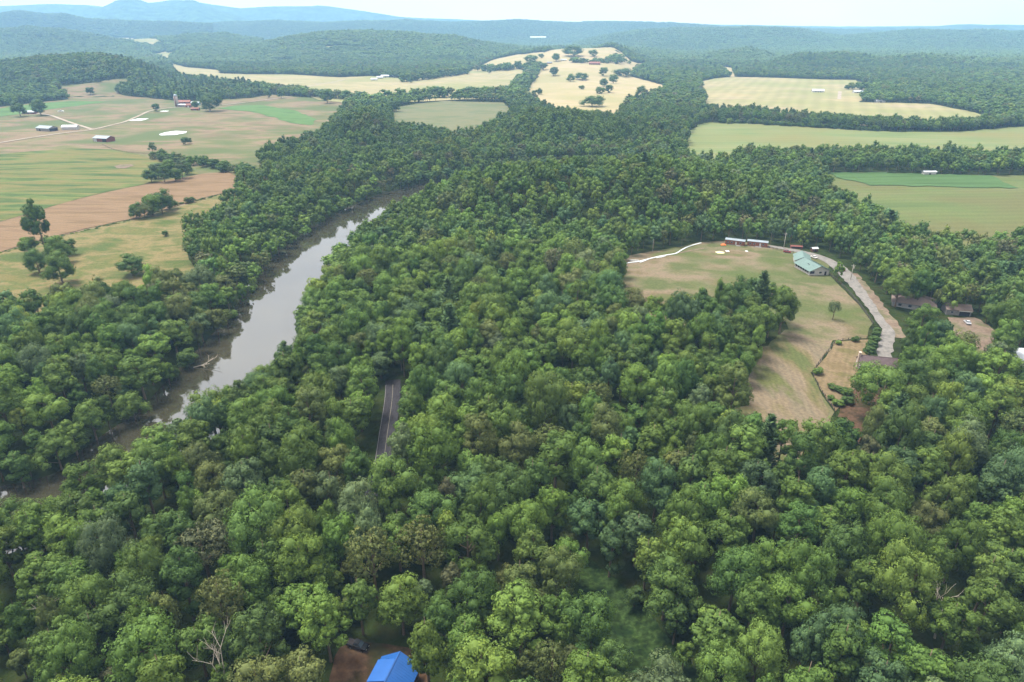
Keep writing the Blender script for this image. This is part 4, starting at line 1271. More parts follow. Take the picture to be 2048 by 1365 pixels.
hedgerow('farm_trees', 'trees round the white farmhouses in the valley', [(1705, 180), (1735, 181), (1760, 186), (1800, 190), (1850, 196)], 12, 20, 0.6, 2, 10.0)

# ------------------------------------------------------------------ buildings
W_WHITE = plain('white_wall', '#a8a49e', 0.7, vary=0.10)
W_GREY = plain('grey_wall', '#7d7a76', 0.75, vary=0.15)
W_RED = plain('red_wall', '#6e3a30', 0.8, vary=0.25)
W_WOOD = plain('cabin_siding', '#7d4a34', 0.8, vary=0.3, scale=2.5)
W_DARKWOOD = plain('dark_timber', '#5a3c2c', 0.85, vary=0.3)
R_GREEN = plain('green_metal_roof', '#5b706a', 0.45, vary=0.12, scale=0.5)
R_BLUE = plain('blue_metal_roof', '#235290', 0.4, vary=0.10, scale=0.6)
R_BROWN = plain('brown_shingles', '#6e6058', 0.9, vary=0.16, scale=1.2, spec=0.2)
R_DARK = plain('dark_shingles', '#574a4a', 0.9, vary=0.18, scale=1.2, spec=0.2)
R_WHITE = plain('white_metal_roof', '#b4b8bd', 0.45, vary=0.05, scale=0.4)
R_TIN = plain('tin_roof', '#7c868c', 0.45, vary=0.18, scale=0.3)
R_RUST = plain('rusty_roof', '#7d5044', 0.8, vary=0.25, scale=0.4)
DARK = plain('dark_door_and_painted_shade', '#2a2526', 0.95, vary=0.2)  # dark doors and fittings; on openings, flat panels painted as interior shade
GLASS = plain('window_glass', '#39434c', 0.1, vary=0.15, spec=0.8)
TRIM = plain('white_trim', '#b5b3ae', 0.6, vary=0.06)
CONC = plain('concrete', '#a8a39a', 0.85, vary=0.15)
FENCE = plain('weathered_fence', '#453f3a', 0.9, vary=0.3)
ORANGE = plain('orange_plastic', '#d8662c', 0.5, vary=0.12)

def gable(name, label, cat, c, rz, L, W, hw, hr, wall_m, roof_m, group=None, over=0.5, th=0.14, parts=(), seams=0.0, z=None, roof_name='roof'):
    """house with a pitched roof; x along the ridge, y across; parts: (name, material, face, along, up, width, height)"""
    z = min(hz(c[0] + dx, c[1] + dy) for dx in (-3, 3) for dy in (-3, 3)) + 0.1 if z is None else z
    root = empty(name, (c[0], c[1], z), rz)
    tag(root, label, cat, group)
    a, b_ = L / 2, W / 2
    m = MB()
    v = [(-a, -b_, -1.2), (a, -b_, -1.2), (a, b_, -1.2), (-a, b_, -1.2), (-a, -b_, hw), (a, -b_, hw), (a, b_, hw), (-a, b_, hw), (-a, 0, hw + hr), (a, 0, hw + hr)]
    m.add(v, [(0, 1, 5, 4), (2, 3, 7, 6), (3, 0, 4, 8, 7), (1, 2, 6, 9, 5), (0, 3, 2, 1), (4, 5, 9, 8), (6, 7, 8, 9)])
    m.build('wall', wall_m, root)
    rf = MB()
    k = over * hr / b_
    A_ = a + over
    for sg in (-1, 1):
        rf.slab([(-A_, 0, hw + hr + th), (A_, 0, hw + hr + th), (A_, sg * (b_ + over), hw - k + th), (-A_, sg * (b_ + over), hw - k + th)], th - 0.01)
    r_ = rf.build(roof_name, roof_m, root)
    if seams:
        n = int(2 * A_ / seams)
        sm_ = MB()
        for i in range(n + 1):
            x = -A_ + i * 2 * A_ / n
            for sg in (-1, 1):
                p0, p1 = (hw + hr + th), (hw - k + th)
                sm_.add([(x - .03, 0, p0 + .05), (x + .03, 0, p0 + .05), (x + .03, sg * (b_ + over), p1 + .05), (x - .03, sg * (b_ + over), p1 + .05),
                         (x - .03, 0, p0 - .01), (x + .03, 0, p0 - .01), (x + .03, sg * (b_ + over), p1 - .01), (x - .03, sg * (b_ + over), p1 - .01)],
                        [(0, 1, 2, 3), (0, 3, 7, 4), (1, 5, 6, 2), (3, 2, 6, 7), (0, 4, 5, 1)])
        so = sm_.build('seam', roof_m, r_); so['kind'] = 'stuff'
    rc = MB(); rc.tube([(-A_, 0, hw + hr + th + 0.02), (A_, 0, hw + hr + th + 0.02)], 0.12, 6)
    rc.build('ridge_cap', roof_m, r_)
    for nm, mt, face, al, up, w, h in parts:
        p = MB(); e = 0.05
        if face == 'front': p.box(al - w / 2, al + w / 2, -b_ - e, -b_ + 0.02, up, up + h)
        elif face == 'back': p.box(al - w / 2, al + w / 2, b_ - 0.02, b_ + e, up, up + h)
        elif face == 'end': p.box(a - 0.02, a + e, al - w / 2, al + w / 2, up, up + h)
        else: p.box(-a - e, -a + 0.02, al - w / 2, al + w / 2, up, up + h)
        o = p.build(nm, mt, root)
        if nm == 'window':
            f = MB(); t = 0.07
            bx = [(al - w / 2 - t, al + w / 2 + t, up - t, up), (al - w / 2 - t, al + w / 2 + t, up + h, up + h + t), (al - w / 2 - t, al - w / 2, up, up + h), (al + w / 2, al + w / 2 + t, up, up + h)]
            for x0, x1, z0, z1 in bx:
                if face == 'front': f.box(x0, x1, -b_ - e - 0.02, -b_ + 0.02, z0, z1)
                elif face == 'back': f.box(x0, x1, b_ - 0.02, b_ + e + 0.02, z0, z1)
                elif face == 'end': f.box(a - 0.02, a + e + 0.02, x0, x1, z0, z1)
                else: f.box(-a - e - 0.02, -a + 0.02, x0, x1, z0, z1)
            f.build('frame', TRIM, o)
    return root
def ridge_place(p1, p2, h):
    q = S([p1[0], p2[0]], [p1[1], p2[1]], h)
    c = q.mean(0); d = q[1] - q[0]
    return (float(c[0]), float(c[1])), math.atan2(d[1], d[0]), float(np.hypot(*d))

# blue-roofed house at the bottom edge
q = S([797, 777], [1309, 1349], 6.2)
d_ = (q[1] - q[0]) / np.hypot(*(q[1] - q[0]))
LB = 13.0
cB = q[0] + d_ * (LB / 2 - 0.4)
hB = gable('house', 'house with a bright blue metal roof at the bottom edge', 'house', (float(cB[0]), float(cB[1])), math.atan2(d_[1], d_[0]), LB, 8.4, 3.2, 2.7, W_DARKWOOD, R_BLUE, None, 0.5, 0.14,
           [('door', DARK, 'front', 2.0, 0.2, 1.0, 2.1), ('window', GLASS, 'front', -2.5, 1.0, 1.4, 1.2), ('window', GLASS, 'back', 0, 1.0, 1.4, 1.2), ('window', GLASS, 'left', 0, 1.0, 1.2, 1.2)], seams=0.6)
dm = MB()
dm.slab([(-4.8, -0.1, 6.25), (0.9, -0.1, 6.25), (0.9, -4.3, 4.75), (-4.8, -4.3, 4.75)], 0.14)
dm.build('dormer_roof', R_BLUE, hB)
dw = MB()
for x in (-4.5, 0.55):
    dw.add([(x, -0.3, 5.9), (x, -4.0, 4.68), (x, -4.0, 3.6), (x + 0.12, -0.3, 5.9), (x + 0.12, -4.0, 4.68), (x + 0.12, -4.0, 3.6)], [(0, 1, 2), (3, 5, 4), (0, 3, 4, 1), (1, 4, 5, 2), (2, 5, 3, 0)])
dw.build('dormer_wall', W_DARKWOOD, hB)

# pavilion with green metal roof
(cx, cyy), rz, L = ridge_place((1609, 515), (1644, 534), 5.6)
pv = gable('pavilion', 'open-sided pavilion with a pale green metal roof by the gravel drive', 'pavilion', (cx, cyy), rz, 15.5, 12.0, 3.1, 2.5, W_WHITE, R_GREEN, None, 0.8, 0.14,
           [('opening_shade', DARK, 'front', -0.4, 1.45, 13.6, 1.5), ('opening_shade', DARK, 'end', -4.4, 1.3, 2.6, 1.5), ('door', DARK, 'end', 3.8, 0.1, 1.2, 2.1), ('window', GLASS, 'end', 0.6, 1.2, 1.6, 1.1)], seams=0.9)
for i in range(7):
    p = MB(); p.box(-7.6 + i * 2.5, -7.4 + i * 2.5, -6.14, -5.98, 0, 3.05); p.build('post', TRIM, pv)
vt = MB(); vt.box(-0.6, 1.2, -2.9, -2.5, 4.45, 4.75); vt.build('roof_vent', DARK, pv)
(cx2, cy2), rz2, L2 = ridge_place((1604, 503), (1608, 515), 5.3)
wz = pv.location.z
wr = MB()
# rear wing, set as a part of the pavilion
loc = Matrix.Rotation(-rz, 4, 'Z') @ Vector((cx2 - cx, cy2 - cyy, 0))
a0 = rz2 - rz
Rm = Matrix.Translation(loc) @ Matrix.Rotation(a0, 4, 'Z')
LW, WW = 12.5, 8.6
def wing_mesh(mb):
    mb.v = [tuple(Rm @ Vector(p)) for p in mb.v]; return mb
mw = MB()
mw.add([(-LW / 2, -WW / 2, -1), (LW / 2, -WW / 2, -1), (LW / 2, WW / 2, -1), (-LW / 2, WW / 2, -1), (-LW / 2, -WW / 2, 3), (LW / 2, -WW / 2, 3), (LW / 2, WW / 2, 3), (-LW / 2, WW / 2, 3), (-LW / 2, 0, 5.2), (LW / 2, 0, 5.2)],
       [(0, 1, 5, 4), (2, 3, 7, 6), (3, 0, 4, 8, 7), (1, 2, 6, 9, 5), (0, 3, 2, 1), (4, 5, 9, 8), (6, 7, 8, 9)])
wing_mesh(mw).build('wing_wall', W_WHITE, pv)
mr_ = MB()
for sg in (-1, 1):
    mr_.slab([(-LW / 2 - .6, 0, 5.33), (LW / 2 + .6, 0, 5.33), (LW / 2 + .6, sg * (WW / 2 + .6), 2.75), (-LW / 2 - .6, sg * (WW / 2 + .6), 2.75)], 0.13)
wing_mesh(mr_).build('wing_roof', R_GREEN, pv)
sheet('clay_apron', 'strip of bare orange clay along the pavilion front', SP_([(1590, 537), (1594, 533.5), (1627, 551), (1622, 554), (1606, 546)]), M_CLAY, 0.22, 2, 0.2)

# two long cabins behind the mown field
for k, (pa, pb, lb) in enumerate([((1450, 489), (1488, 493), 'long brown cabin standing beside the orange sheet'), ((1494, 492), (1534, 496), 'long brown cabin nearer the utility pole')]):
    qq = S([pa[0], pb[0]], [pa[1], pb[1]])
    dd = qq[1] - qq[0]; L = float(np.hypot(*dd)); nrm_ = np.array([-dd[1], dd[0]]) / L
    cc = qq.mean(0) + nrm_ * 2.1
    pts_ = [('door', TRIM, 'front', 0.8 + k, 0.5, 0.95, 2.0), ('window', GLASS, 'front', -4.4, 1.4, 1.1, 0.9), ('window', GLASS, 'front', -1.9, 1.4, 1.1, 0.9), ('window', GLASS, 'front', 3.6, 1.4, 1.2, 0.9), ('window', GLASS, 'end', 0, 1.4, 1.0, 0.9)]
    cb = gable('cabin', lb, 'cabin', (float(cc[0]), float(cc[1])), math.atan2(dd[1], dd[0]), L, 4.2, 3.3, 0.55, W_WOOD, R_TIN, 'pair of long brown cabins', 0.35, 0.16, pts_)
    sk = MB(); sk.box(-L / 2 - .02, L / 2 + .02, -2.16, -2.11, -0.6, 0.45); sk.build('skirting', W_GREY, cb)
    dk = MB(); dk.box(-1.2 if k else 1.2, 3.8 if k == 0 else 1.2 + 1.6, -4.2, -2.2, 0.25, 0.42); dk.build('deck', W_GREY, cb)
    for x in ((1.3, 3.7) if k == 0 else (-1.1, 2.7)):
        pp = MB(); pp.box(x - .06, x + .06, -4.16, -4.04, -0.6, 1.35); pp.build('deck_post', W_GREY, cb)
    rl = MB(); rl.box(1.3 if k == 0 else -1.1, 3.7 if k == 0 else 2.7, -4.13, -4.07, 1.22, 1.3); rl.build('railing', W_GREY, cb)

# cottage with chimney
(cx, cyy), rz, L = ridge_place((1722.5, 709.4), (1792.8, 718), 6.2)
ct = gable('cottage', 'cottage with dark brown shingle roof and white gable behind a big tree', 'house', (cx, cyy), rz, 13.6, 8.6, 3.0, 3.1, W_WHITE, R_DARK, None, 0.4, 0.14,
           [('window', GLASS, 'left', -1.6, 1.0, 1.0, 1.3), ('window', GLASS, 'left', 1.8, 1.0, 1.0, 1.3), ('door', DARK, 'front', 0, 0.1, 1.0, 2.1), ('window', GLASS, 'front', -4, 1.0, 1.3, 1.2), ('window', GLASS, 'front', 4, 1.0, 1.3, 1.2)])
ch = MB(); ch.box(-7.55, -6.75, -0.6, 0.6, -1.0, 7.3); ch.box(-7.65, -6.65, -0.7, 0.7, 7.3, 7.5); ch.build('chimney', plain('pale_brick', '#b5a294', 0.9, vary=0.2, scale=4), ct)
dg = MB(); dg.add([(-1.4, -4.6, 2.9), (1.4, -4.6, 2.9), (0, -4.6, 4.7), (-1.4, -4.2, 2.9), (1.4, -4.2, 2.9), (0, -1.9, 4.7)], [(0, 1, 2), (0, 2, 5, 3), (1, 4, 5, 2), (0, 3, 4, 1), (3, 5, 4)])
dg.build('porch_gable', TRIM, ct)
dr = MB()
for sg in (-1, 1): dr.slab([(0, -4.8, 4.95), (0, -1.6, 4.95), (sg * 1.75, -3.4, 2.95), (sg * 1.75, -4.8, 2.95)], 0.1)
dr.build('porch_roof', R_DARK, ct)

# large brown-roofed house
(cx, cyy), rz, L = ridge_place((1815, 585), (1848, 590), 6.6)
zh = hz(cx, cyy)
hh_ = empty('house', (cx, cyy, zh), rz - 0.05)
tag(hh_, 'large house with a peaked brown hip roof among the trees', 'house')
mb = MB(); mb.box(-9.5, 9.5, -6.2, 6.2, -1.2, 2.9); mb.build('wall', W_GREY, hh_)
mb = MB()
E = [(-10.2, -6.9, 2.9), (10.2, -6.9, 2.9), (10.2, 6.9, 2.9), (-10.2, 6.9, 2.9)]
P1_, P2_ = (-2.6, 0, 6.9), (1.6, 0, 6.9)
for f in ([E[0], E[1], P2_, P1_], [E[1], E[2], P2_], [E[2], E[3], P1_, P2_], [E[3], E[0], P1_]): mb.slab(f, 0.15)
rfo = mb.build('roof', R_BROWN, hh_)
mb = MB(); mb.tube([P1_, P2_], 0.13, 6); mb.build('ridge_cap', R_BROWN, rfo)
for x in (-6, -1.5, 3, 7):
    p = MB(); p.box(x - .7, x + .7, -6.26, -6.18, 0.9, 2.2); o = p.build('window', GLASS, hh_)
    f = MB(); f.box(x - .8, x + .8, -6.29, -6.2, 0.8, 0.9); f.build('sill', TRIM, o)
(cx, cyy), rz, L = ridge_place((1894, 606.5), (1938, 610.5), 4.7)
gr = gable('garage', 'brown-roofed garage wing with white eaves and dark open bay', 'garage', (cx, cyy), rz, 11.0, 7.5, 2.9, 1.7, W_GREY, R_BROWN, None, 0.5, 0.14,
           [('garage_opening_shade', DARK, 'front', 2.6, 0.0, 4.6, 2.3), ('window', GLASS, 'front', -3, 1.0, 1.2, 1.1)])
ft = MB(); ft.box(-0.2, 5.6, -4.35, -4.25, 2.35, 2.75); ft.build('fascia', TRIM, gr)
# white-roofed shed at the edge of the frame
qq = S([2014, 2048], [700, 702.5], 5.0); dd = (qq[1] - qq[0]) / np.hypot(*(qq[1] - qq[0])); cc = qq[0] + dd * 9
gable('metal_shed', 'metal shed with bright white roof at the right edge', 'shed', (float(cc[0]), float(cc[1])), math.atan2(dd[1], dd[0]), 18, 13, 3.4, 1.7, W_WHITE, R_WHITE, None, 0.3, 0.12,
      [('door', DARK, 'left', 0, 0, 3.0, 2.8)], seams=1.0)
# little shed with white roof behind the pavilion
x, y, _z = spot(1628, 503)
gable('garden_shed', 'small shed with white roof under the trees behind the pavilion', 'shed', (x, y), 0.15, 3.8, 2.6, 2.0, 0.6, W_DARKWOOD, R_WHITE, None, 0.25, 0.1, [('door', DARK, 'front', 0, 0, 0.9, 1.8)])
x, y, _z = spot(1592, 497)
gable('lean_to', 'low dark red lean-to under trees beyond the gravel drive', 'shed', (x, y), -0.2, 7.0, 3.0, 1.5, 0.4, W_RED, plain('dark_red_tin', '#6e4038', 0.8, vary=0.3), None, 0.3, 0.1, [('opening_shade', DARK, 'front', 0, 0.2, 5.6, 1.1)])

# farm on the left
def farm(name, label, u, v, rz, L, W, hw, hr, wm, rm, parts=(), cat='barn', group=None):
    x, y, _ = spot(u, v)
    return gable(name, label, cat, (x, y), rz, L, W, hw, hr, wm, rm, group, 0.6, 0.2, parts)
FG = None
farm('barn', 'pale barn with blue-grey roof and dark open end', 95, 262, -0.35, 24, 14, 4.2, 2.4, W_GREY, R_TIN, [('opening_shade', DARK, 'end', 0, 0, 12.0, 3.8), ('door', DARK, 'front', -5, 0, 2.5, 3.0)])
farm('barn', 'white-roofed barn with a dark end beside the lane fork', 142, 259.5, 0.12, 19, 10, 4.0, 2.0, W_WHITE, R_WHITE, [('opening_shade', DARK, 'left', 0, 0, 7.5, 3.6)])
farm('barn', 'red open-fronted barn with pale roof above the green field', 209, 283, -0.28, 21, 13, 4.4, 2.2, W_RED, R_TIN, [('opening_shade', DARK, 'front', 6.6, 0, 6.0, 3.6), ('door', W_WHITE, 'front', -7.5, 0, 5.0, 4.0)])
farm('farmhouse', 'low grey farmhouse between two dark trees', 60, 228, 0.05, 20, 9, 3.0, 2.2, W_RED, R_TIN, [('window', GLASS, 'front', -5, 1, 1.5, 1.3), ('door', DARK, 'front', 0, 0, 1.3, 2.2), ('window', GLASS, 'front', 5, 1, 1.5, 1.3)], 'house')
farm('barn', 'long reddish-roofed barn right behind the silo', 369, 209, 0.05, 24, 11, 4.5, 2.8, W_RED, R_RUST, [('door', DARK, 'front', 2, 0, 3.5, 3.5)])
farm('barn', 'white-roofed low barn at the foot of the silo', 366, 214, -0.1, 14, 8, 3.4, 1.4, W_RED, R_WHITE, [('opening_shade', DARK, 'front', 0, 0, 9, 2.5)])
farm('barn', 'small red barn between silo and teal-edged barn', 378, 215, 0.1, 8, 7, 3.8, 2.4, W_RED, R_RUST, [('door', TRIM, 'front', 0, 0, 2.2, 2.6)])
farm('barn', 'teal-edged barn half hidden by the big dark tree', 392, 211, 0.1, 14, 9, 4.5, 2.0, plain('teal_wall', '#6a8f8a', 0.7, vary=0.1), R_TIN, [('door', DARK, 'front', 0, 0, 3, 3)])
farm('shed', 'red shed with dark window in front of the farm trees', 391, 221, 0.05, 13, 6.5, 3.0, 1.4, W_RED, R_RUST, [('window', DARK, 'front', 0, 1, 2.2, 1.2)], 'shed')
x, y, z = spot(354.5, 213.5)
si = empty('silo', (x, y, z)); tag(si, 'tall pale silo with a domed cap beside the red barns', 'silo')
mb = MB(); mb.tube([(0, 0, -1), (0, 0, 17.5)], 3.5, 24); mb.build('shaft', plain('silo_concrete', '#94887f', 0.85, vary=0.18, scale=0.6), si, True)
mb = MB(); mb.tube([(0, 0, 17.5), (0, 0, 18.9), (0, 0, 20.1), (0, 0, 20.9), (0, 0, 21.1)], [3.55, 3.25, 2.4, 1.2, 0.1], 24); mb.build('dome', R_TIN, si, True)
for i in range(6):
    mb = MB(); mb.tube([(0, 0, 1.5 + i * 2.8), (0, 0, 1.7 + i * 2.8)], 3.57, 24); mb.build('hoop', CONC, si)
mb = MB(); mb.box(-0.5, 0.5, -4.1, -3.3, 0, 17.8); mb.build('chute', W_RED, si)
# far farms
for u, v, rz, L, W, hw, lb in [(748.5, 161.5, 0.1, 16, 9, 3.5, 'lowest pale barn of the hay-field farm'), (760, 158, 0.2, 16, 10, 4, 'pale pink barn in the middle of the hay-field farm'), (770, 156, 0.3, 22, 12, 5, 'long pale barn uphill in the hay-field farm'),
                               (781, 153.5, -0.1, 20, 12, 5, 'white-roofed barn at the top of the hay-field farm'), (791, 155.5, -0.3, 16, 9, 4, 'last small white-roofed barn of the hay-field farm')]:
    farm('barn', lb, u, v, rz, L, W, hw, 2.6, W_GREY, R_WHITE, [('door', DARK, 'front', 0, 0, 3, 3)], group='barns of the hay-field farm')
farm('farmhouse', 'wide red-roofed house on the hillside pasture', 1189, 130, -0.1, 34, 16, 5, 4, W_RED, R_RUST, [('window', GLASS, 'front', -8, 1.5, 3, 2), ('door', DARK, 'front', 0, 0, 2, 3), ('window', GLASS, 'front', 8, 1.5, 3, 2)], 'house')
farm('shed', 'small red-walled shed uphill on the pasture', 1099, 128, 0.1, 15, 9, 4, 2, W_RED, R_TIN, [('door', DARK, 'front', 0, 0, 3, 3)], 'shed')
farm('shed', 'white trailer shed on the crest of the pasture', 1127, 122, 0.1, 18, 8, 4, 1.5, W_WHITE, R_WHITE, [('door', DARK, 'front', 0, 0, 3, 3)], 'shed')
farm('warehouse', 'long white building far off among wooded hills', 1076, 79, 0.05, 130, 60, 14, 8, W_WHITE, R_WHITE, [('door', DARK, 'front', 0, 0, 12, 8)], 'building')
farm('farmhouse', 'white house standing alone in the valley field', 1635, 185.5, -0.15, 24, 11, 4, 3, W_WHITE, R_WHITE, [('window', GLASS, 'front', -5, 1, 2, 1.6), ('door', DARK, 'front', 0, 0, 1.6, 2.4), ('window', GLASS, 'front', 5, 1, 2, 1.6)], 'house')
farm('barn', 'white barn at the inner end of the valley farm', 1713, 187, 0.1, 16, 9, 4, 2.2, W_WHITE, R_WHITE, [('door', DARK, 'front', 0, 0, 3, 3)])
farm('barn', 'white barn at the wooded end of the valley farm', 1730, 188, -0.1, 16, 9, 4, 2.2, W_WHITE, R_TIN, [('door', DARK, 'front', 0, 0, 3, 3)])
farm('barn', 'white barn below the tree row of the valley', 1759, 206, 0.0, 18, 9, 4, 2.2, W_WHITE, R_WHITE, [('door', DARK, 'front', 0, 0, 3, 3)])
farm('shed', 'white shed against the dark trees beyond the corn', 1857, 350.5, 0.05, 12, 4, 3.2, 0.6, W_WHITE, R_WHITE, [('door', DARK, 'front', 0, 0, 2, 2)], 'shed')

# ------------------------------------------------------------------ vehicles
TYRE = plain('tyre_rubber', '#232323', 0.9, vary=0.1)
RIM = plain('wheel_rim', '#9a9a9c', 0.4, 0.6, vary=0.1)
LAMP = plain('lamp_glass', '#e6e2d6', 0.2, vary=0.02)
def vehicle(name, label, u, v, rz, col, kind_='car', k=1.0):
    x, y, z = spot(u, v)
    root = empty(name, (x, y, z + 0.28), rz); root.scale = (k, k, k)
    tag(root, label, kind_)
    paint = plain('paint_' + col.strip('#'), col, 0.25, vary=0.03, spec=0.6)
    pick_ = kind_ == 'pickup truck'
    prof = [(-2.3, 0.35), (-2.3, 0.85), (-1.9, 0.98), (1.0, 1.0), (2.1, 0.85), (2.3, 0.65), (2.3, 0.35)] if not pick_ else [(-2.6, 0.45), (-2.6, 1.1), (1.2, 1.12), (2.4, 1.0), (2.6, 0.8), (2.6, 0.45)]
    n = len(prof)
    bd = MB()
    rings = [(-0.9, 0.94), (-0.82, 1.0), (0.82, 1.0), (0.9, 0.94)]
    vs = [(px_, yy, 0.35 + (pz - 0.35) * s) for yy, s in rings for px_, pz in prof]
    fcs = [tuple(range(n))[::-1], tuple(range(3 * n, 4 * n))]
    for r_ in range(3):
        for i in range(n): fcs.append((r_ * n + i, r_ * n + (i + 1) % n, (r_ + 1) * n + (i + 1) % n, (r_ + 1) * n + i))
    bd.add(vs, fcs); body = bd.build('body', paint, root)
    cab = [(-1.7, 0.97), (-1.2, 1.45), (0.3, 1.47), (1.05, 0.98)] if not pick_ else [(-0.7, 1.08), (-0.55, 1.75), (0.7, 1.77), (1.35, 1.1)]
    gl = MB(); vs = []
    for yy, s in ((-0.8, 0), (0.8, 0)): vs += [(px_, yy * (0.86 if pz > 1.2 else 1.0), pz) for px_, pz in cab]
    gl.add(vs, [(0, 1, 2, 3), (7, 6, 5, 4), (0, 4, 5, 1), (1, 5, 6, 2), (2, 6, 7, 3), (3, 7, 4, 0)])
    gl.build('window_glass', GLASS, root)
    rt = MB(); rt.box(cab[1][0] + 0.02, cab[2][0] - 0.02, -0.68, 0.68, cab[1][1] + 0.01, cab[1][1] + 0.07); rt.build('roof', paint, root)
    for wx in (-1.4, 1.45):
        for wy in (-0.86, 0.86):
            t = MB(); t.tube([(wx, wy - 0.1, 0.05), (wx, wy + 0.1, 0.05)], 0.33, 14); w_ = t.build('wheel', TYRE, root)
            r_ = MB(); r_.tube([(wx, wy - 0.115, 0.05), (wx, wy + 0.115, 0.05)], 0.2, 10); r_.build('rim', RIM, w_)
    for wy in (-0.6, 0.6):
        h_ = MB(); hx = 2.31 if not pick_ else 2.61; h_.box(hx - 0.05, hx + 0.01, wy - 0.18, wy + 0.18, 0.6, 0.75); h_.build('headlight', LAMP, root)
    if pick_:
        bb = MB(); bb.box(-2.45, -0.8, -0.72, 0.72, 1.08, 1.13); bb.build('cargo_bed', DARK, root)
    return root
vehicle('car', 'dark red car on the drive beyond the pavilion', 1574, 506, -0.5, '#7c2a2e')
vehicle('car', 'white and red car parked behind the pavilion roof', 1627, 517, 1.9, '#c9c2bc')
vehicle('car', 'dark maroon car at the wood edge by the drive', 1686, 542, 1.2, '#6a1e26')
vehicle('car', 'black car under trees behind the cottage', 1816, 778, 0.4, '#24262b')
vehicle('car', 'pale grey car before the dark garage bay', 1934, 648, 1.4, '#b5b5b8')
vehicle('pickup_truck', 'black pickup parked in the dirt drive near the blue roof', 716, 1296, -0.35, '#16181c', 'pickup truck')
vehicle('pickup_truck', 'white pickup near the low farmhouse', 122, 224.5, 0.1, '#e2e2e0', 'pickup truck', 1.7)

# ------------------------------------------------------------------ fences, poles, sheets
def fence(name, label, pts, gap, hgt, rails, rail_t=0.05):
    line_ = resample(SP_(pts), gap)
    root = empty(name, (float(line_[0, 0]), float(line_[0, 1]), hz(*line_[0]))); tag(root, label, 'fence')
    base = Vector(root.location)
    pm = MB(); pm.box(-.09, .09, -.09, .09, -0.4, hgt + 0.12); pmesh = pm.mesh('post', FENCE)
    zs = height(line_[:, 0], line_[:, 1]) + 0.1
    for i in range(len(line_)):
        p = Vector((line_[i, 0], line_[i, 1], zs[i])) - base
        o = bpy.data.objects.new('post', pmesh); o.location = p; link(o, root)
        if i + 1 < len(line_):
            q_ = Vector((line_[i + 1, 0], line_[i + 1, 1], zs[i + 1])) - base
            for r_ in range(rails):
                h = hgt * (r_ + 0.7) / (rails - 0.3)
                m = MB(); m.tube([p + Vector((0, 0, h)), q_ + Vector((0, 0, h))], rail_t, 4); m.build('rail', FENCE, root)
fence('drive_fence', 'dark post and rail fence along the gravel drive', [(1656, 549), (1690, 578), (1719, 612), (1746, 650)], 2.6, 1.3, 3, 0.07)
fence('short_fence', 'low dark fence between cabins and pavilion', [(1538, 497), (1560, 502), (1586, 508)], 2.4, 1.1, 2, 0.06)
fence('yard_fence', 'weathered fence along the upper side of the yard', [(1624, 747), (1643, 720), (1661, 698), (1668, 684), (1700, 681), (1733, 679)], 3.0, 1.2, 2, 0.05)
fence('yard_fence', 'overgrown fence along the lower side of the yard', [(1624, 748), (1630, 765), (1645, 789), (1668, 822)], 3.0, 1.2, 2, 0.05)
fence('pasture_fence', 'thin fence line dropping from the red barn to the hedgerow', [(205, 291), (225, 300), (245, 306), (280, 308), (310, 311)], 8.0, 1.4, 2, 0.10)
PALE = plain('bleached_pole', '#a09a92', 0.8, vary=0.12)
def pole(label, u, v, hgt, r0, arms=True, can=False, mat=PALE):
    x, y, z = spot(u, v)
    root = empty('utility_pole', (x, y, z)); tag(root, label, 'pole')
    m = MB(); m.tube([(0, 0, -0.5), (0.0, 0, hgt)], [r0, r0 * 0.65], 8); m.build('shaft', mat, root, True)
    if arms:
        m = MB(); m.box(-1.1, 1.1, -0.07, 0.07, hgt - 0.9, hgt - 0.75); m.build('crossarm', mat, root)
        for xx in (-0.95, 0.95):
            m = MB(); m.tube([(xx, 0, hgt - 0.75), (xx, 0, hgt - 0.5)], 0.06, 6); m.build('insulator', CONC, root)
    if can:
        m = MB(); m.tube([(0.4, -0.2, hgt - 2.2), (0.4, -0.2, hgt - 1.2)], 0.32, 12); m.build('transformer', CONC, root)
pole('bleached utility pole at the wood edge past the cabins', 1567, 498, 10.5, 0.22)
pole('utility pole with grey transformer beside the gravel drive', 1701, 560, 9.0, 0.2, True, True)
pole('thin white pole at the top corner of the mown field', 1305, 504, 8.0, 0.13, False)
def strip(name, label, pts, r_=0.5):
    ln = resample(SP_(pts), 1.5)
    z = height(ln[:, 0], ln[:, 1]) + 0.28
    m = MB(); m.tube([(a, b2, c) for (a, b2), c in zip(ln.tolist(), z.tolist())], r_, 8)
    zc = np.interp(0, [0], [0])
    me_v = []
    for i, p in enumerate(m.v):
        k = i // 8; me_v.append((p[0], p[1], z[k] + (p[2] - z[k]) * 0.45))
    m.v = me_v
    tag(m.build(name, M_WHITE, None, True), label, 'plastic strip', 'white strips on the mown field')
strip('plastic_strip', 'longest white plastic strip snaking along the field edge', [(1240, 531), (1257, 526.5), (1275, 525), (1290, 521), (1302, 518), (1318, 514), (1332, 511.5), (1352, 508.5), (1360, 503), (1372, 496), (1385, 491.5), (1402, 487)], 0.55)
strip('plastic_strip', 'short white strip splitting off near the outer trees', [(1259, 521.5), (1268, 521.5), (1278, 522)], 0.4)
strip('plastic_strip', 'white strip lying below the long one', [(1280, 526), (1288, 523), (1297, 519.5)], 0.45)
strip('plastic_strip', 'small white strip along the middle of the long one', [(1313, 517), (1321, 516), (1331, 513)], 0.4)
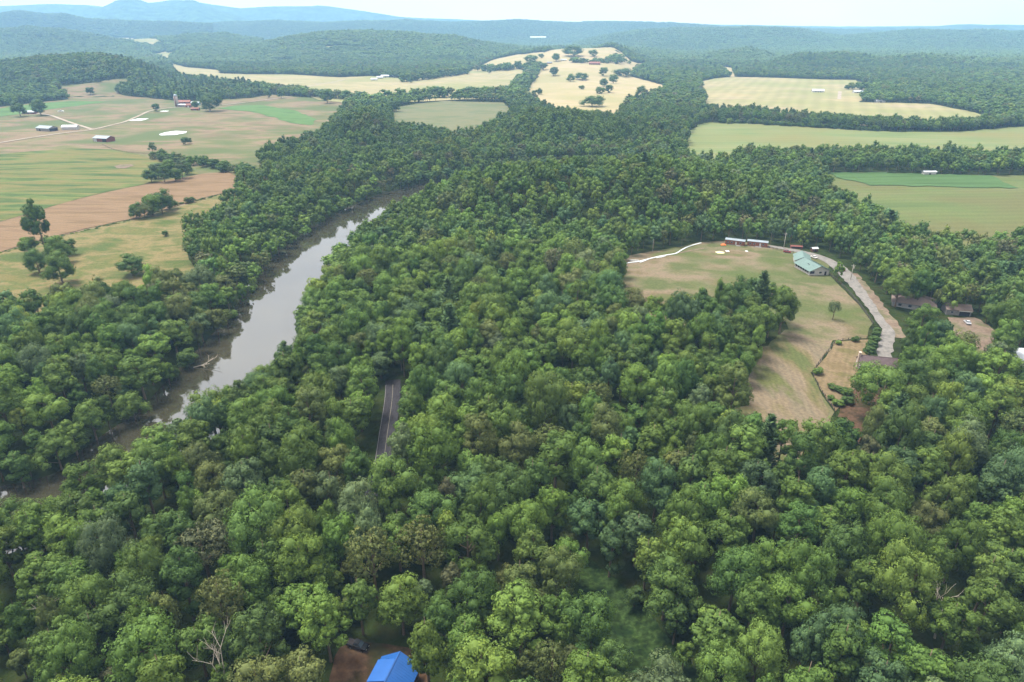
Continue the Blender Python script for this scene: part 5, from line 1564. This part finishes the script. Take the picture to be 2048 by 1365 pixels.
def crumple(name, label, u, v, w, d, h, mat, seed, cat='sheet'):
    x, y, z = spot(u, v)
    rg = np.random.default_rng(seed)
    n = 9
    V = []; F = []
    for j in range(n):
        for i in range(n):
            fx_, fy_ = i / (n - 1) * 2 - 1, j / (n - 1) * 2 - 1
            e = max(0.0, 1 - max(abs(fx_), abs(fy_)) ** 3)
            V.append((fx_ * w / 2 + rg.normal(0, 0.05 * w), fy_ * d / 2 + rg.normal(0, 0.05 * d), 0.12 + e * h * rg.uniform(0.5, 1.0)))
    for j in range(n - 1):
        for i in range(n - 1): F.append((j * n + i, j * n + i + 1, (j + 1) * n + i + 1, (j + 1) * n + i))
    m = MB(); m.add(V, F)
    o = m.build(name, mat, None, True, (x, y, z))
    so = o.modifiers.new('thick', 'SOLIDIFY'); so.thickness = 0.06
    tag(o, label, cat)
crumple('tarpaulin', 'crumpled orange sheet at the corner of the brown cabin', 1447, 491, 3.2, 2.6, 1.1, ORANGE, 1)
crumple('tarpaulin', 'largest pale yellow-white sheet lying on the mown field', 1440, 506, 5.0, 5.0, 0.25, plain('cream_sheet', '#bdbb90', 0.7, vary=0.1), 2)
crumple('tarpaulin', 'small white sheet beside the large pale one', 1455, 503, 2.2, 3.0, 0.3, M_WHITE, 3)
crumple('tarpaulin', 'tiny pale sheet below the second brown cabin', 1493, 503, 1.6, 2.0, 0.2, M_WHITE, 4)
crumple('silage_cover', 'white plastic cover beside the farm lane bend', 279, 240, 20, 26, 0.9, M_WHITE, 5, 'cover')
crumple('silage_cover', 'small white cover at the lone lane tree', 329, 223, 13, 12, 0.6, M_WHITE, 6, 'cover')

# dead trees and driftwood
def snag(name, label, x, y, z, hgt, seed, tilt=0.0, cat='dead tree'):
    rg = random.Random(seed)
    m = MB()
    def branch(p, d, L, r_, lev):
        e = p + d * L
        mid = p.lerp(e, 0.5) + Vector((rg.uniform(-.06, .06), rg.uniform(-.06, .06), rg.uniform(-.03, .06))) * L
        m.tube([p, mid, e], [r_, r_ * 0.8, r_ * 0.5], 5, False)
        if lev == 0: return
        for _ in range(rg.choice([2, 3, 3])):
            nd = (d + Vector((rg.uniform(-.9, .9), rg.uniform(-.9, .9), rg.uniform(-.1, .5)))).normalized()
            branch(p.lerp(e, rg.uniform(0.45, 1.0)), nd, L * rg.uniform(0.5, 0.75), r_ * 0.5, lev - 1)
    branch(Vector((0, 0, -0.5)), Vector((math.sin(tilt), 0.1, math.cos(tilt))).normalized(), hgt * 0.45, 0.28, 3)
    o = m.build(name, DEADWOOD, None, True, (x, y, z))
    tag(o, label, cat, 'bare dead trees')
for k, (u, v, h_, lb) in enumerate([(80, 1195, 17, 'bare grey dead tree in the lower left wood'), (432, 1300, 17, 'pale dead limbs breaking through the bottom canopy'), (1440, 1240, 15, 'bare branches right of the grassy draw'), (1900, 1190, 15, 'thin dead tree in the lower right wood')]):
    qx, qy = S(u, v, h_ * 0.9)[0]
    snag('dead_tree', lb, float(qx), float(qy), hz(qx, qy), h_ * 1.15, 30 + k)
qx, qy = on_plane(395, 742, WATER_Z)
snag('driftwood', 'pale fallen branches lying over the river edge', float(qx) - 3, float(qy) + 3, WATER_Z + 0.6, 16, 55, 1.35, 'driftwood')
